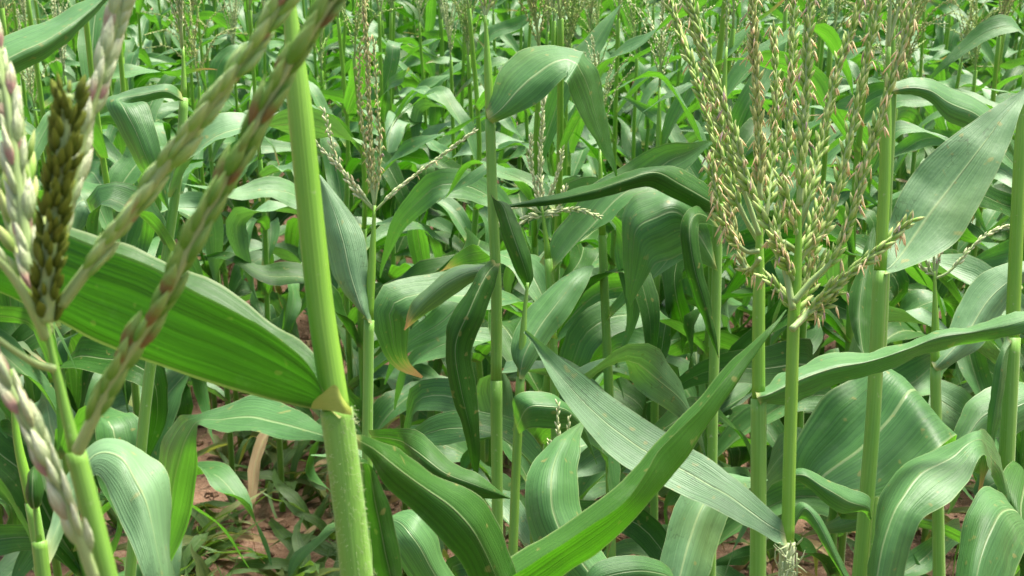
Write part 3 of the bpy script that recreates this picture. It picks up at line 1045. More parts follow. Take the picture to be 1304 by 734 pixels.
# ---- E: stalk behind D
E, eb = hero('slim stalk close behind the flowering stalk with a ruffled blade held out level',
             [(968, 250), (967, 330), (966, 420), (966, 508), (966, 600), (965, 745)], 1.48,
             (0.0135, 0.0185), nodes=(3,), low_leaves=3, mats=('sheath', 'stalk_bright'), seg=14, seed=12)
hleaf(E, eb, [
    [(962, 496, 1.475), (964, 507, 1.465), (968, 517, 1.47)],
    [(980, 486, 1.50), (980, 502, 1.46), (984, 516, 1.49)],
    [(1010, 468, 1.53), (1014, 486, 1.47), (1022, 508, 1.51)],
    [(1050, 455, 1.54), (1058, 470, 1.48), (1066, 494, 1.525)],
    [(1100, 450, 1.54), (1108, 460, 1.49), (1112, 482, 1.53)],
    [(1145, 440, 1.54), (1152, 446, 1.50), (1152, 462, 1.53)],
    [(1185, 424, 1.54), (1196, 430, 1.51), (1198, 446, 1.535)],
    [(1240, 413, 1.53), (1246, 422, 1.51), (1250, 434, 1.53)],
    [(1304, 396, 1.52), (1308, 408, 1.50), (1312, 420, 1.50)],
    [(1390, 370, 1.52), (1391, 373, 1.52), (1392, 376, 1.52)]], 'leaf', na=10, amp=.008, vee=.8)
he = lambda path, d, mat='spike', **k: hbranch(E, eb, path, d, rr, mat, **{**dict(rad=(0.0030, 0.0014), fat=0.165, size=0.0165, step=0.0023, spread=0.34, r0=0.003, anthers=0.2, alen=.0115), **k})
he([(968, 255), (966, 190), (963, 110), (960, 30), (956, -60)], 1.48, 'spike_brown', step=.0019, anthers=.35, name='tassel_spike')
he([(967, 300), (950, 250, 1.46), (925, 180, 1.45), (905, 110, 1.45), (885, 40, 1.45), (862, -40, 1.45)], 1.46, start=.15)
he([(967, 310), (945, 270, 1.49), (918, 200, 1.50), (890, 110, 1.51), (868, 50, 1.52), (850, -10, 1.53)], 1.5, start=.15)
he([(967, 320), (950, 320, 1.46), (930, 300, 1.45), (915, 260, 1.44), (905, 205, 1.44)], 1.46, start=.2, anthers=.6)
he([(967, 330), (955, 345, 1.50), (945, 330, 1.51), (935, 290, 1.52), (925, 240, 1.53)], 1.46, 'spike_brown', start=.2, anthers=.5)
he([(968, 305), (978, 260, 1.50), (984, 200, 1.52), (988, 120, 1.53), (985, 40, 1.54)], 1.5, start=.15, anthers=.3)

# ---- F: stalk with the wide scarred blade
Fp, fb = hero('stalk with a wide pale scarred blade and a big curled blade below',
              [(1132, 60), (1129, 140), (1126, 240), (1121, 345), (1117, 430), (1112, 530), (1104, 630), (1094, 745)], 1.60,
              (0.0138, 0.0178), nodes=(3,), low_leaves=3, mats=('sheath', 'stalk_bright'), seg=14, seed=14)
hleaf(Fp, fb, [
    [(1114, 336, 1.595), (1120, 348, 1.597), (1128, 350, 1.590)],
    [(1126, 322, 1.600), (1136, 338, 1.599), (1150, 344, 1.590)],
    [(1132, 285, 1.630), (1158, 310, 1.614), (1186, 328, 1.590)],
    [(1146, 248, 1.640), (1182, 276, 1.624), (1222, 304, 1.600)],
    [(1170, 212, 1.650), (1212, 236, 1.634), (1250, 258, 1.610)],
    [(1210, 174, 1.650), (1246, 192, 1.639), (1275, 206, 1.620)],
    [(1256, 143, 1.660), (1275, 153, 1.654), (1294, 160, 1.640)],
    [(1290, 122, 1.670), (1298, 126, 1.669), (1304, 130, 1.660)],
    [(1316, 104, 1.680), (1317, 105, 1.684), (1318, 106, 1.680)]], 'leaf_pale', na=10, amp=.0045)
hleaf(Fp, fb, [
    [(1108, 640, 1.62), (1104, 652, 1.61), (1102, 660, 1.62)],
    [(1070, 640, 1.70), (1072, 652, 1.68), (1076, 662, 1.68)],
    [(1006, 596, 1.73), (1036, 606, 1.71), (1048, 624, 1.66), (1066, 640, 1.63)],
    [(1040, 516, 1.73), (1082, 560, 1.70), (1104, 590, 1.64), (1128, 630, 1.59)],
    [(1078, 486, 1.74), (1116, 522, 1.70), (1148, 548, 1.64), (1172, 590, 1.59)],
    [(1122, 466, 1.76), (1142, 482, 1.72), (1174, 518, 1.66), (1206, 562, 1.61)],
    [(1140, 482, 1.86), (1156, 488, 1.80), (1188, 522, 1.76), (1218, 558, 1.74)],
    [(1146, 530, 1.90), (1162, 540, 1.86), (1190, 560, 1.84), (1214, 590, 1.82)],
    [(1160, 640, 1.92), (1170, 642, 1.90), (1178, 645, 1.89), (1184, 648, 1.88)]], 'leaf', na=12, vee=.9)
hleaf(Fp, fb, [
    [(1110, 470, 1.625), (1113, 478, 1.62), (1117, 480, 1.63)],
    [(1092, 440, 1.66), (1100, 450, 1.65), (1112, 455, 1.67)],
    [(1080, 400, 1.70), (1094, 405, 1.68), (1112, 404, 1.70)],
    [(1084, 365, 1.73), (1098, 362, 1.71), (1112, 358, 1.73)],
    [(1100, 325, 1.76), (1106, 324, 1.75), (1112, 322, 1.76)],
    [(1112, 290, 1.78), (1113, 290, 1.78), (1114, 290, 1.78)]], 'leaf_deep')
# tassel of F, mostly above the picture
hbranch(Fp, fb, [(1132, 60), (1134, 0), (1136, -80), (1138, -170)], 1.60, rr, 'spike', start=.2, anthers=.2, name='tassel_spike')
hbranch(Fp, fb, [(1132, 55), (1150, -10), (1170, -90)], 1.60, rr, 'spike', start=.2, anthers=.2)

# ---- H: arched blade
Hh_, hb_ = hero('maize plant showing one arched blade with pale midrib beside the curled blade',
                [(1106, 800, 1.46), (1104, 900, 1.46), (1102, 1000, 1.46)], 1.46, (0.014, 0.02), nodes=(1,), low_leaves=2, seed=15)
hleaf(Hh_, hb_, [
    [(1103, 815, 1.455), (1106, 820, 1.45), (1110, 818, 1.455)],
    [(1104, 760, 1.47), (1113, 762, 1.44), (1142, 768, 1.46)],
    [(1110, 690, 1.50), (1124, 694, 1.45), (1158, 700, 1.46)],
    [(1122, 630, 1.53), (1144, 642, 1.47), (1176, 660, 1.46)],
    [(1150, 590, 1.56), (1172, 604, 1.50), (1210, 640, 1.47)],
    [(1195, 572, 1.57), (1212, 582, 1.53), (1234, 612, 1.49)],
    [(1246, 548, 1.58), (1246, 560, 1.56), (1250, 580, 1.54)],
    [(1256, 552, 1.63), (1260, 580, 1.62), (1262, 600, 1.62)],
    [(1278, 590, 1.68), (1276, 604, 1.67), (1270, 616, 1.67)],
    [(1290, 660, 1.70), (1289, 661, 1.70), (1288, 662, 1.70)]], 'leaf', na=10)

# ---- I: stalk at the right border
I_, ib = hero('stout upright stalk with long bare lower joint beside the wide scarred blade',
              [(1306, 90), (1300, 190), (1294, 310), (1289, 430), (1285, 520), (1281, 610), (1278, 745)], 1.85, (0.019, 0.021), nodes=(3,), low_leaves=3, seg=12, seed=17)
hleaf(I_, ib, [
    [(1284, 700, 1.84), (1286, 720, 1.83), (1290, 736, 1.84)],
    [(1282, 640, 1.66), (1300, 660, 1.64), (1325, 690, 1.65)],
    [(1252, 620, 1.58), (1276, 652, 1.54), (1310, 690, 1.56)],
    [(1226, 668, 1.52), (1252, 700, 1.48), (1290, 740, 1.50)],
    [(1216, 740, 1.48), (1236, 770, 1.45), (1262, 800, 1.47)],
    [(1212, 840, 1.46), (1213, 842, 1.46), (1214, 844, 1.46)]], 'leaf', na=10)
hleaf(I_, ib, [
    [(1286, 590, 1.845), (1290, 604, 1.84), (1294, 614, 1.845)],
    [(1290, 586, 1.80), (1306, 602, 1.77), (1318, 640, 1.78)],
    [(1276, 610, 1.72), (1300, 650, 1.68), (1330, 680, 1.70)],
    [(1290, 690, 1.68), (1310, 710, 1.66), (1335, 730, 1.67)],
    [(1312, 790, 1.66), (1313, 791, 1.66), (1314, 792, 1.66)]], 'leaf_deep', na=8)
hleaf(I_, ib, [
    [(1284, 424, 1.845), (1289, 434, 1.84), (1293, 436, 1.845)],
    [(1272, 450, 1.83), (1278, 455, 1.82), (1284, 458, 1.83)],
    [(1264, 500, 1.83), (1270, 505, 1.82), (1276, 508, 1.83)],
    [(1254, 560, 1.84), (1260, 565, 1.83), (1266, 566, 1.84)],
    [(1244, 640, 1.86), (1245, 641, 1.86), (1246, 640, 1.86)]], 'leaf')
hbranch(I_, ib, [(1306, 95), (1310, 20), (1313, -60), (1315, -130)], 1.85, rr, 'spike', start=.2, name='tassel_spike')

# ---- J: young tassel between F and I
J, jb = hero('maize plant with small young tassel between scarred blade and stout stalk',
             [(1190, 345), (1191, 400), (1191, 468), (1193, 560), (1196, 745)], 2.05, (0.0125, 0.019), nodes=(2,), low_leaves=2, seed=18)
hj = lambda path, mat='spike_pale', **k: hbranch(J, jb, path, 2.05, rr, mat, **{**dict(start=.1, anthers=.05, step=.004, size=.011), **k})
hj([(1190, 350), (1189, 320), (1187, 285), (1185, 250)], name='tassel_spike')
hj([(1190, 352), (1180, 335), (1174, 310), (1172, 290)])
hj([(1191, 352), (1198, 320), (1206, 300), (1220, 282), (1235, 262)], 'spike_pink', anthers=.5)
hj([(1191, 355), (1210, 345), (1235, 318), (1262, 296), (1300, 284), (1340, 280)], 'spike_pale', spread=.22, size=.012, start=.15, anthers=0)
hj([(1190, 350), (1178, 345), (1166, 325), (1160, 300)])
hleaf(J, jb, [
    [(1186, 462, 2.045), (1190, 470, 2.04), (1196, 474, 2.045)],
    [(1198, 440, 2.07), (1206, 454, 2.04), (1216, 462, 2.05)],
    [(1214, 406, 2.10), (1232, 424, 2.06), (1250, 440, 2.07)],
    [(1232, 368, 2.12), (1256, 386, 2.08), (1276, 400, 2.09)],
    [(1258, 344, 2.12), (1280, 362, 2.09), (1294, 376, 2.10)],
    [(1304, 332, 2.12), (1310, 344, 2.10), (1316, 352, 2.11)],
    [(1360, 350, 2.14), (1361, 351, 2.14), (1362, 352, 2.14)]], 'leaf_pale')
hleaf(J, jb, [
    [(1188, 600, 2.045), (1193, 610, 2.04), (1198, 612, 2.045)],
    [(1210, 560, 2.10), (1220, 575, 2.06), (1226, 590, 2.07)],
    [(1235, 510, 2.14), (1252, 530, 2.10), (1256, 560, 2.10)],
    [(1270, 490, 2.16), (1290, 520, 2.12), (1290, 556, 2.12)],
    [(1320, 490, 2.18), (1328, 510, 2.15), (1330, 530, 2.16)],
    [(1380, 540, 2.2), (1381, 541, 2.2), (1382, 542, 2.2)]], 'leaf')

# ---- K: stalk with the kinked blade in the middle
K, kb = hero('tall stalk with a broad blade bent sharply down at its middle',
             [(618, 20), (621, 80), (624, 152), (627, 250), (632, 370), (632, 485), (633, 620), (634, 745)], 2.25, (0.0150, 0.0185), nodes=(2, 5), low_leaves=2, seed=19)
hk = lambda path, mat='spike_brown', **k: hbranch(K, kb, path, 2.25, rr, mat, **{**dict(start=.1, anthers=.2, step=.0035, size=.011), **k})
hk([(618, 25), (617, -20), (616, -90)], name='tassel_spike')
hk([(618, 22), (610, -10), (606, -60)])
hk([(618, 22), (628, -10), (632, -60)])
hleaf(K, kb, [
    [(618, 140, 2.245), (621, 152, 2.235), (627, 158, 2.24)],
    [(628, 118, 2.25), (640, 138, 2.22), (650, 148, 2.22)],
    [(640, 86, 2.27), (664, 112, 2.21), (684, 132, 2.20)],
    [(664, 66, 2.28), (692, 88, 2.21), (708, 110, 2.19)],
    [(700, 58, 2.28), (718, 76, 2.22), (722, 98, 2.19)],
    [(738, 64, 2.28), (732, 80, 2.22), (719, 104, 2.18)],
    [(746, 70, 2.28), (737, 86, 2.22), (722, 108, 2.18)],
    [(762, 96, 2.31), (748, 108, 2.27), (728, 124, 2.24)],
    [(769, 130, 2.34), (758, 142, 2.31), (742, 152, 2.28)],
    [(776, 172, 2.37), (769, 178, 2.355), (760, 182, 2.34)],
    [(786, 224, 2.40), (785, 224, 2.40), (784, 224, 2.40)]], 'leaf', na=10)
hleaf(K, kb, [
    [(628, 338, 2.245), (632, 344, 2.235), (636, 346, 2.24)],
    [(600, 336, 2.27), (602, 346, 2.24), (606, 358, 2.25)],
    [(574, 344, 2.28), (574, 358, 2.25), (582, 374, 2.26)],
    [(546, 364, 2.28), (550, 376, 2.26), (558, 390, 2.27)],
    [(524, 386, 2.28), (530, 398, 2.27), (536, 404, 2.28)],
    [(514, 420, 2.29), (515, 421, 2.29), (516, 421, 2.29)]], 'leaf_tip')
hleaf(K, kb, [
    [(624, 244, 2.245), (628, 252, 2.235), (632, 254, 2.24)],
    [(630, 266, 2.23), (640, 262, 2.21), (650, 262, 2.22)],
    [(640, 300, 2.21), (652, 296, 2.19), (664, 292, 2.20)],
    [(652, 336, 2.20), (664, 330, 2.18), (676, 322, 2.19)],
    [(664, 360, 2.20), (672, 356, 2.19), (680, 350, 2.20)],
    [(670, 372, 2.21), (671, 372, 2.21), (672, 372, 2.21)]], 'leaf_deep')
hleaf(K, kb, [
    [(628, 330, 2.245), (632, 336, 2.235), (636, 336, 2.24)],
    [(612, 345, 2.20), (618, 352, 2.18), (630, 362, 2.20)],
    [(586, 385, 2.18), (598, 395, 2.15), (616, 408, 2.17)],
    [(565, 430, 2.17), (580, 440, 2.15), (600, 448, 2.17)],
    [(572, 490, 2.17), (586, 492, 2.16), (606, 492, 2.18)],
    [(590, 550, 2.18), (600, 552, 2.17), (612, 552, 2.18)],
    [(606, 610, 2.20), (607, 610, 2.20), (608, 610, 2.20)]], 'leaf_deep')

# ---- L: slim stalk beside K
L_, lb = hero('slim stalk with pleated pale blades beside the stalk with the kinked blade',
              [(672, 360), (668, 400), (663, 480), (658, 580), (654, 680), (652, 745)], 2.15, (0.0125, 0.0155), nodes=(2,), low_leaves=2, mats=('stalk', 'stalk'), seed=20)
hleaf(L_, lb, [
    [(658, 470, 2.145), (661, 482, 2.135), (667, 484, 2.14)],
    [(652, 440, 2.16), (668, 452, 2.14), (682, 460, 2.15)],
    [(666, 402, 2.19), (688, 416, 2.16), (704, 428, 2.17)],
    [(692, 372, 2.21), (710, 386, 2.18), (728, 396, 2.19)],
    [(722, 350, 2.23), (734, 356, 2.21), (746, 366, 2.21)],
    [(754, 338, 2.25), (755, 339, 2.25), (756, 340, 2.25)]], 'leaf')
hleaf(L_, lb, [
    [(654, 530, 2.145), (658, 545, 2.135), (662, 552, 2.14)],
    [(655, 506, 2.12), (672, 520, 2.09), (676, 545, 2.10)],
    [(680, 498, 2.12), (698, 518, 2.09), (704, 546, 2.11)],
    [(710, 506, 2.14), (724, 524, 2.11), (726, 546, 2.13)],
    [(736, 530, 2.17), (744, 545, 2.15), (742, 560, 2.16)],
    [(760, 590, 2.2), (761, 591, 2.2), (762, 592, 2.2)]], 'leaf')

# ---- M: stalk behind B with brown tassel
Mp, mb_ = hero('stalk with dense brownish tassel and thin side branches behind the thick stalk',
               [(477, 262), (474, 330), (470, 408), (469, 480), (468, 560), (467, 745)], 2.05, (0.0135, 0.0170), nodes=(2,), low_leaves=2, seed=22)
hm = lambda path, mat='spike_brown', **k: hbranch(Mp, mb_, path, 2.05, rr, mat, **{**dict(start=.08, anthers=.3, step=.0032, size=.011), **k})
hm([(477, 265), (472, 180), (468, 90), (464, 10), (462, -50)], step=.0016, name='tassel_spike', anthers=.4)
hm([(477, 265), (467, 200), (458, 130), (458, 60)], anthers=.5)
hm([(477, 262), (484, 200), (480, 120), (476, 50)], anthers=.5)
hm([(476, 268), (450, 240), (428, 200), (412, 140)], 'spike_pale', start=.15)
hm([(476, 266), (452, 236), (430, 212), (402, 182)], 'spike_pale', start=.15)
hm([(478, 268), (510, 238), (560, 200), (606, 166)], 'spike_pale', start=.1, anthers=.06, spread=.18)
hleaf(Mp, mb_, [
    [(464, 400, 2.045), (468, 410, 2.035), (474, 412, 2.04)],
    [(446, 384, 2.06), (460, 392, 2.03), (470, 380, 2.05)],
    [(424, 350, 2.08), (446, 350, 2.05), (468, 330, 2.06)],
    [(414, 310, 2.10), (436, 306, 2.07), (462, 296, 2.08)],
    [(408, 268, 2.12), (424, 266, 2.10), (440, 262, 2.10)],
    [(405, 222, 2.14), (406, 222, 2.14), (408, 222, 2.14)]], 'leaf_pale')
hleaf(Mp, mb_, [
    [(470, 548, 1.98), (472, 556, 1.97), (474, 562, 1.98)],
    [(500, 546, 1.70), (505, 560, 1.68), (508, 575, 1.69)],
    [(535, 550, 1.58), (530, 575, 1.54), (526, 595, 1.55)],
    [(572, 584, 1.54), (566, 602, 1.51), (560, 620, 1.52)],
    [(610, 606, 1.52), (606, 618, 1.50), (602, 632, 1.51)],
    [(650, 634, 1.52), (650, 635, 1.52), (650, 636, 1.52)]], 'leaf_deep')

# ---- N: level blade with its tip by K, from the stalk further on
N_, nb_ = hero('stalk with a slender level blade and a glossy hanging blade',
               [(925, 60), (920, 150), (915, 260), (912, 380), (908, 520), (905, 745)], 2.40, (0.013, 0.0175), nodes=(2,), low_leaves=2, seed=24)
hleaf(N_, nb_, [
    [(912, 252, 2.395), (915, 264, 2.385), (918, 270, 2.39)],
    [(904, 238, 2.36), (900, 254, 2.33), (896, 270, 2.34)],
    [(880, 222, 2.34), (868, 236, 2.30), (860, 254, 2.31)],
    [(850, 211, 2.32), (836, 220, 2.27), (826, 238, 2.28)],
    [(815, 216, 2.30), (800, 228, 2.25), (790, 246, 2.255)],
    [(765, 231, 2.28), (752, 243, 2.24), (745, 256, 2.245)],
    [(705, 248, 2.27), (698, 255, 2.245), (695, 262, 2.25)],
    [(634, 264, 2.26), (634, 265, 2.26), (634, 266, 2.26)]], 'leaf_deep', na=10)
hleaf(N_, nb_, [
    [(908, 330, 2.395), (912, 340, 2.385), (915, 346, 2.39)],
    [(895, 270, 2.38), (890, 300, 2.35), (885, 330, 2.36)],
    [(868, 244, 2.38), (862, 270, 2.33), (880, 318, 2.35)],
    [(836, 244, 2.38), (836, 276, 2.32), (856, 330, 2.34)],
    [(804, 252, 2.37), (812, 290, 2.32), (836, 336, 2.33)],
    [(792, 290, 2.36), (806, 320, 2.33), (826, 350, 2.33)],
    [(800, 390, 2.36), (801, 391, 2.36), (802, 392, 2.36)]], 'leaf', na=10)
hleaf(N_, nb_, [
    [(908, 275, 2.395), (912, 285, 2.385), (915, 290, 2.39)],
    [(884, 262, 2.30), (890, 272, 2.28), (894, 285, 2.29)],
    [(866, 285, 2.26), (878, 290, 2.24), (890, 296, 2.25)],
    [(872, 340, 2.25), (884, 342, 2.23), (896, 344, 2.24)],
    [(890, 395, 2.25), (900, 397, 2.24), (908, 396, 2.25)],
    [(914, 455, 2.26), (915, 456, 2.26), (916, 456, 2.26)]], 'leaf_deep')
hbranch(N_, nb_, [(925, 65), (926, 0), (927, -60)], 2.4, rr, 'spike', start=.15, name='tassel_spike')

# ---- small stalks in the middle distance
def mid(label, path, d, w, leaves=(), tassel=None, seed=1, nodes=(1,), mats=('sheath', 'stalk_bright')):
    r_, b_ = hero(label, path, d, w, nodes=nodes, low_leaves=0, seg=10, seed=seed, mats=mats)
    q = random.Random(seed)
    top = P(path[0][0], path[0][1], d)
    bot = P(path[-1][0], path[-1][1], d)
    for (t, az, k, s) in leaves:
        p = crom([P(x[0], x[1], d) for x in path], t)
        me = (UP_ME if s < .8 else LEAF_ME)[k]
        link('leaf', me, r_, p - b_ + Vector((math.cos(az), math.sin(az), 0)) * .005, (0, 0, az), s if s >= .8 else s * 1.4)
    if tassel is not None:
        link('tassel', TASSEL_ME[tassel[0]], r_, top - b_ - Vector((0, 0, .004)), (0, 0, q.uniform(0, 6)), tassel[1])
    return r_, b_


PS, psb = mid('stalk with a slim pale tassel between the kinked blade and the level blade', [(690, 262), (698, 330), (704, 430), (708, 560), (710, 700)], 2.45, (.013, .018),
    [(.3, .5, 3, .95), (.5, 3.4, 7, .9), (.72, .2, 12, 1.0), (.9, 3.0, 15, .9)], None, 41)
for q_ in ([(690, 264), (688, 215), (690, 165), (693, 118)], [(690, 268), (682, 240), (676, 205), (676, 175)], [(690, 270), (702, 245), (712, 215), (716, 190)],
           [(690, 272), (668, 262), (648, 268), (632, 290)], [(690, 272), (716, 268), (742, 268), (762, 276)], [(691, 276), (672, 278), (660, 292), (654, 314)],
           [(691, 276), (708, 270), (716, 256), (720, 240)]):
    hbranch(PS, psb, q_, 2.45, rr, 'spike_pale', start=.05, anthers=.05, step=.0026, size=.014)
PT, ptb = mid('short plant with a slim young tassel half hidden under the crossing blades', [(716, 596), (717, 650), (718, 745)], 1.95, (.010, .014), (), None, 45)
for q_ in ([(716, 598), (712, 565), (710, 535), (711, 515)], [(716, 600), (720, 570), (724, 545), (724, 530)], [(716, 604), (704, 580), (700, 560)]):
    hbranch(PT, ptb, q_, 1.95, rr, 'spike_pale', start=.05, anthers=0, step=.004, size=.010)
mid('bright bare stalk rising just behind the slender level blade', [(764, 190), (767, 300), (771, 400), (776, 520), (778, 680)], 2.70, (.014, .019),
    [(.52, .6, 9, .9), (.75, 3.3, 20, .95), (.9, .3, 22, .9)], (4, .7), 42)
mid('thin stalk with a pale narrow tassel standing over the glossy hanging blade', [(840, 110), (838, 220), (836, 330), (834, 470), (833, 640)], 3.0, (.013, .018),
    [(.2, .4, 2, .7), (.4, 3.5, 8, .9), (.62, .2, 14, 1.0), (.8, 3.1, 19, 1.0)], (1, .9), 43)
mid('green stalk leaning behind the drooping pink spike of the near tassel', [(14, 470), (22, 560), (40, 640), (58, 745)], 1.15, (.010, .0125), (), None, 44, (2,))

# cut stem with a curled leaf stub, and the pale blade hanging by the near tassel
O_, ob = hero('short stem with a cupped leaf stub and a broad pale drooping blade',
              [(44, 640, 1.0), (50, 690, 1.0), (56, 745, 1.0)], 1.0, (.010, .0125), nodes=(1,), low_leaves=1, mats=('stalk', 'stalk'), seed=46)
hleaf(O_, ob, [
    [(38, 642, .995), (44, 648, .99), (50, 642, .995)],
    [(30, 626, 1.00), (42, 632, .985), (56, 622, 1.00)],
    [(30, 604, 1.01), (42, 606, .99), (54, 600, 1.01)],
    [(38, 592, 1.02), (43, 592, 1.015), (48, 590, 1.02)]], 'leaf_deep')
hleaf(O_, ob, [
    [(50, 715, 1.0), (54, 722, 1.0), (58, 728, 1.0)],
    [(84, 610, 1.06), (92, 625, 1.04), (96, 650, 1.04)],
    [(118, 568, 1.08), (120, 580, 1.05), (122, 605, 1.04)],
    [(152, 562, 1.08), (152, 582, 1.04), (142, 640, 1.02)],
    [(186, 580, 1.07), (172, 612, 1.03), (160, 680, 1.01)],
    [(208, 604, 1.06), (190, 650, 1.02), (176, 716, 1.00)],
    [(218, 670, 1.05), (202, 710, 1.01), (190, 760, 1.00)],
    [(226, 760, 1.04), (216, 790, 1.01), (206, 820, 1.00)],
    [(230, 860, 1.03), (229, 861, 1.03), (228, 862, 1.03)]], 'leaf_pale', na=10, amp=.004)

# blades low in front between B and D
Q_, qb = hero('maize plant with broad pale ribbed blades low beneath the two crossing blades',
              [(846, 800, 1.70), (846, 860, 1.70), (846, 960, 1.70)], 1.70, (.014, .018), nodes=(1,), low_leaves=1, seed=47)
hleaf(Q_, qb, [
    [(840, 812, 1.695), (846, 818, 1.69), (852, 815, 1.695)],
    [(836, 735, 1.72), (862, 748, 1.68), (892, 760, 1.70)],
    [(850, 670, 1.76), (880, 682, 1.71), (912, 700, 1.73)],
    [(872, 626, 1.79), (900, 636, 1.74), (930, 652, 1.76)],
    [(910, 604, 1.83), (930, 612, 1.80), (948, 626, 1.81)],
    [(976, 610, 1.90), (977, 611, 1.90), (978, 612, 1.90)]], 'leaf_pale', na=10)
hleaf(Q_, qb, [
    [(840, 816, 1.695), (846, 824, 1.69), (852, 826, 1.695)],
    [(858, 735, 1.55), (866, 750, 1.53), (872, 772, 1.54)],
    [(820, 710, 1.50), (826, 728, 1.48), (830, 750, 1.49)],
    [(770, 712, 1.48), (772, 734, 1.46), (776, 760, 1.47)],
    [(744, 736, 1.47), (748, 752, 1.46), (752, 772, 1.47)],
    [(728, 790, 1.47), (729, 791, 1.47), (730, 792, 1.47)]], 'leaf', na=8)
hleaf(Q_, qb, [
    [(838, 814, 1.695), (842, 820, 1.69), (846, 824, 1.695)],
    [(790, 740, 1.75), (776, 760, 1.72), (770, 790, 1.73)],
    [(742, 650, 1.80), (712, 672, 1.75), (690, 712, 1.76)],
    [(736, 606, 1.83), (702, 612, 1.78), (668, 622, 1.80)],
    [(738, 566, 1.88), (716, 566, 1.85), (694, 570, 1.86)],
    [(748, 530, 1.95), (747, 530, 1.95), (746, 530, 1.95)]], 'leaf', na=8)
hleaf(Q_, qb, [
    [(838, 830, 1.695), (842, 836, 1.69), (846, 840, 1.695)],
    [(700, 800, 1.58), (704, 812, 1.56), (700, 826, 1.57)],
    [(590, 745, 1.45), (584, 765, 1.43), (570, 790, 1.44)],
    [(548, 672, 1.42), (530, 690, 1.39), (506, 716, 1.40)],
    [(520, 652, 1.43), (504, 664, 1.42), (488, 686, 1.42)],
    [(470, 672, 1.46), (469, 673, 1.46), (468, 674, 1.46)]], 'leaf', na=8)

# plant at the upper left with a rolled pointed blade
T_, tb = hero('stalk with a rolled blue green blade held up behind the pink tassel spike',
              [(-95, -60, 1.75), (-92, 60, 1.75), (-88, 160, 1.75), (-84, 300, 1.75), (-78, 460, 1.75), (-70, 745, 1.75)], 1.75, (.015, .02), nodes=(2,), low_leaves=1, seed=51)
hleaf(T_, tb, [
    [(-94, 152, 1.745), (-89, 163, 1.735), (-84, 164, 1.74)],
    [(-60, 110, 1.76), (-52, 126, 1.73), (-46, 134, 1.74)],
    [(-10, 55, 1.80), (2, 80, 1.75), (16, 98, 1.77)],
    [(48, 30, 1.84), (58, 52, 1.78), (64, 72, 1.80)],
    [(96, 8, 1.86), (102, 22, 1.82), (106, 34, 1.83)],
    [(136, -14, 1.88), (138, -8, 1.86), (142, -4, 1.87)],
    [(176, -50, 1.9), (177, -50, 1.9), (178, -50, 1.9)]], 'leaf', na=10)
U_, ub = hero('stalk with a blade bent over like a flag behind the thick green tassel spikes',
              [(233, 60, 2.3), (234, 125, 2.3), (228, 210, 2.3), (210, 340, 2.3), (185, 520, 2.3), (165, 745, 2.3)], 2.3, (.013, .018), nodes=(1,), low_leaves=0, seed=52)
hleaf(U_, ub, [
    [(230, 118, 2.295), (234, 128, 2.285), (238, 130, 2.29)],
    [(214, 108, 2.27), (212, 116, 2.25), (212, 126, 2.26)],
    [(184, 110, 2.25), (182, 120, 2.22), (180, 132, 2.23)],
    [(152, 120, 2.22), (152, 126, 2.20), (160, 136, 2.20)],
    [(134, 128, 2.20), (158, 138, 2.17), (186, 132, 2.19)],
    [(148, 160, 2.18), (172, 165, 2.16), (198, 165, 2.17)],
    [(166, 198, 2.18), (186, 200, 2.16), (206, 196, 2.17)],
    [(186, 230, 2.19), (200, 232, 2.18), (212, 226, 2.19)],
    [(214, 268, 2.21), (215, 268, 2.21), (216, 268, 2.21)]], 'leaf', na=10)
for (py_, az, k, sc) in ((250, .4, 4, .9), (320, 3.4, 10, .8)):
    link('leaf', LEAF_ME[k], U_, P(228 - (py_ - 210) * .138, py_, 2.3) - ub, (0, 0, az), sc)
link('tassel', TASSEL_ME[4], U_, P(232, 62, 2.3) - ub, (0, 0, 1), .9)
X_, xb = hero('stalk with a broad bluish blade passing behind the wide scarred blade',
              [(1138, 30, 2.2), (1136, 110, 2.2), (1130, 240, 2.2), (1124, 400, 2.2), (1106, 745, 2.2)], 2.2, (.013, .018), nodes=(1,), low_leaves=1, seed=53)
hleaf(X_, xb, [
    [(1132, 108, 2.195), (1136, 116, 2.185), (1140, 120, 2.19)],
    [(1158, 99, 2.20), (1160, 112, 2.18), (1162, 122, 2.19)],
    [(1182, 98, 2.21), (1186, 116, 2.18), (1186, 132, 2.19)],
    [(1212, 112, 2.23), (1210, 132, 2.19), (1206, 154, 2.20)],
    [(1240, 124, 2.24), (1238, 144, 2.20), (1232, 166, 2.21)],
    [(1264, 140, 2.24), (1262, 160, 2.21), (1254, 180, 2.22)],
    [(1290, 180, 2.26), (1289, 186, 2.25), (1286, 192, 2.25)],
    [(1310, 240, 2.28), (1309, 240, 2.28), (1308, 240, 2.28)]], 'leaf', na=8)
link('tassel', TASSEL_ME[2], X_, P(1138, 32, 2.2) - xb, (0, 0, 1), 1.0)
#HEROES_END

# ------------------------------------------------------------------ the field behind
fr = random.Random(2024)
spots = []
tries = 0


def pix(p):
    rel = Vector((p.x, p.y, p.z - CZ))
    dd = rel.y * CP - rel.z * SP
    vv = rel.y * SP + rel.z * CP
    return W / 2 + rel.x / dd * F, H / 2 - vv / dd * F, dd


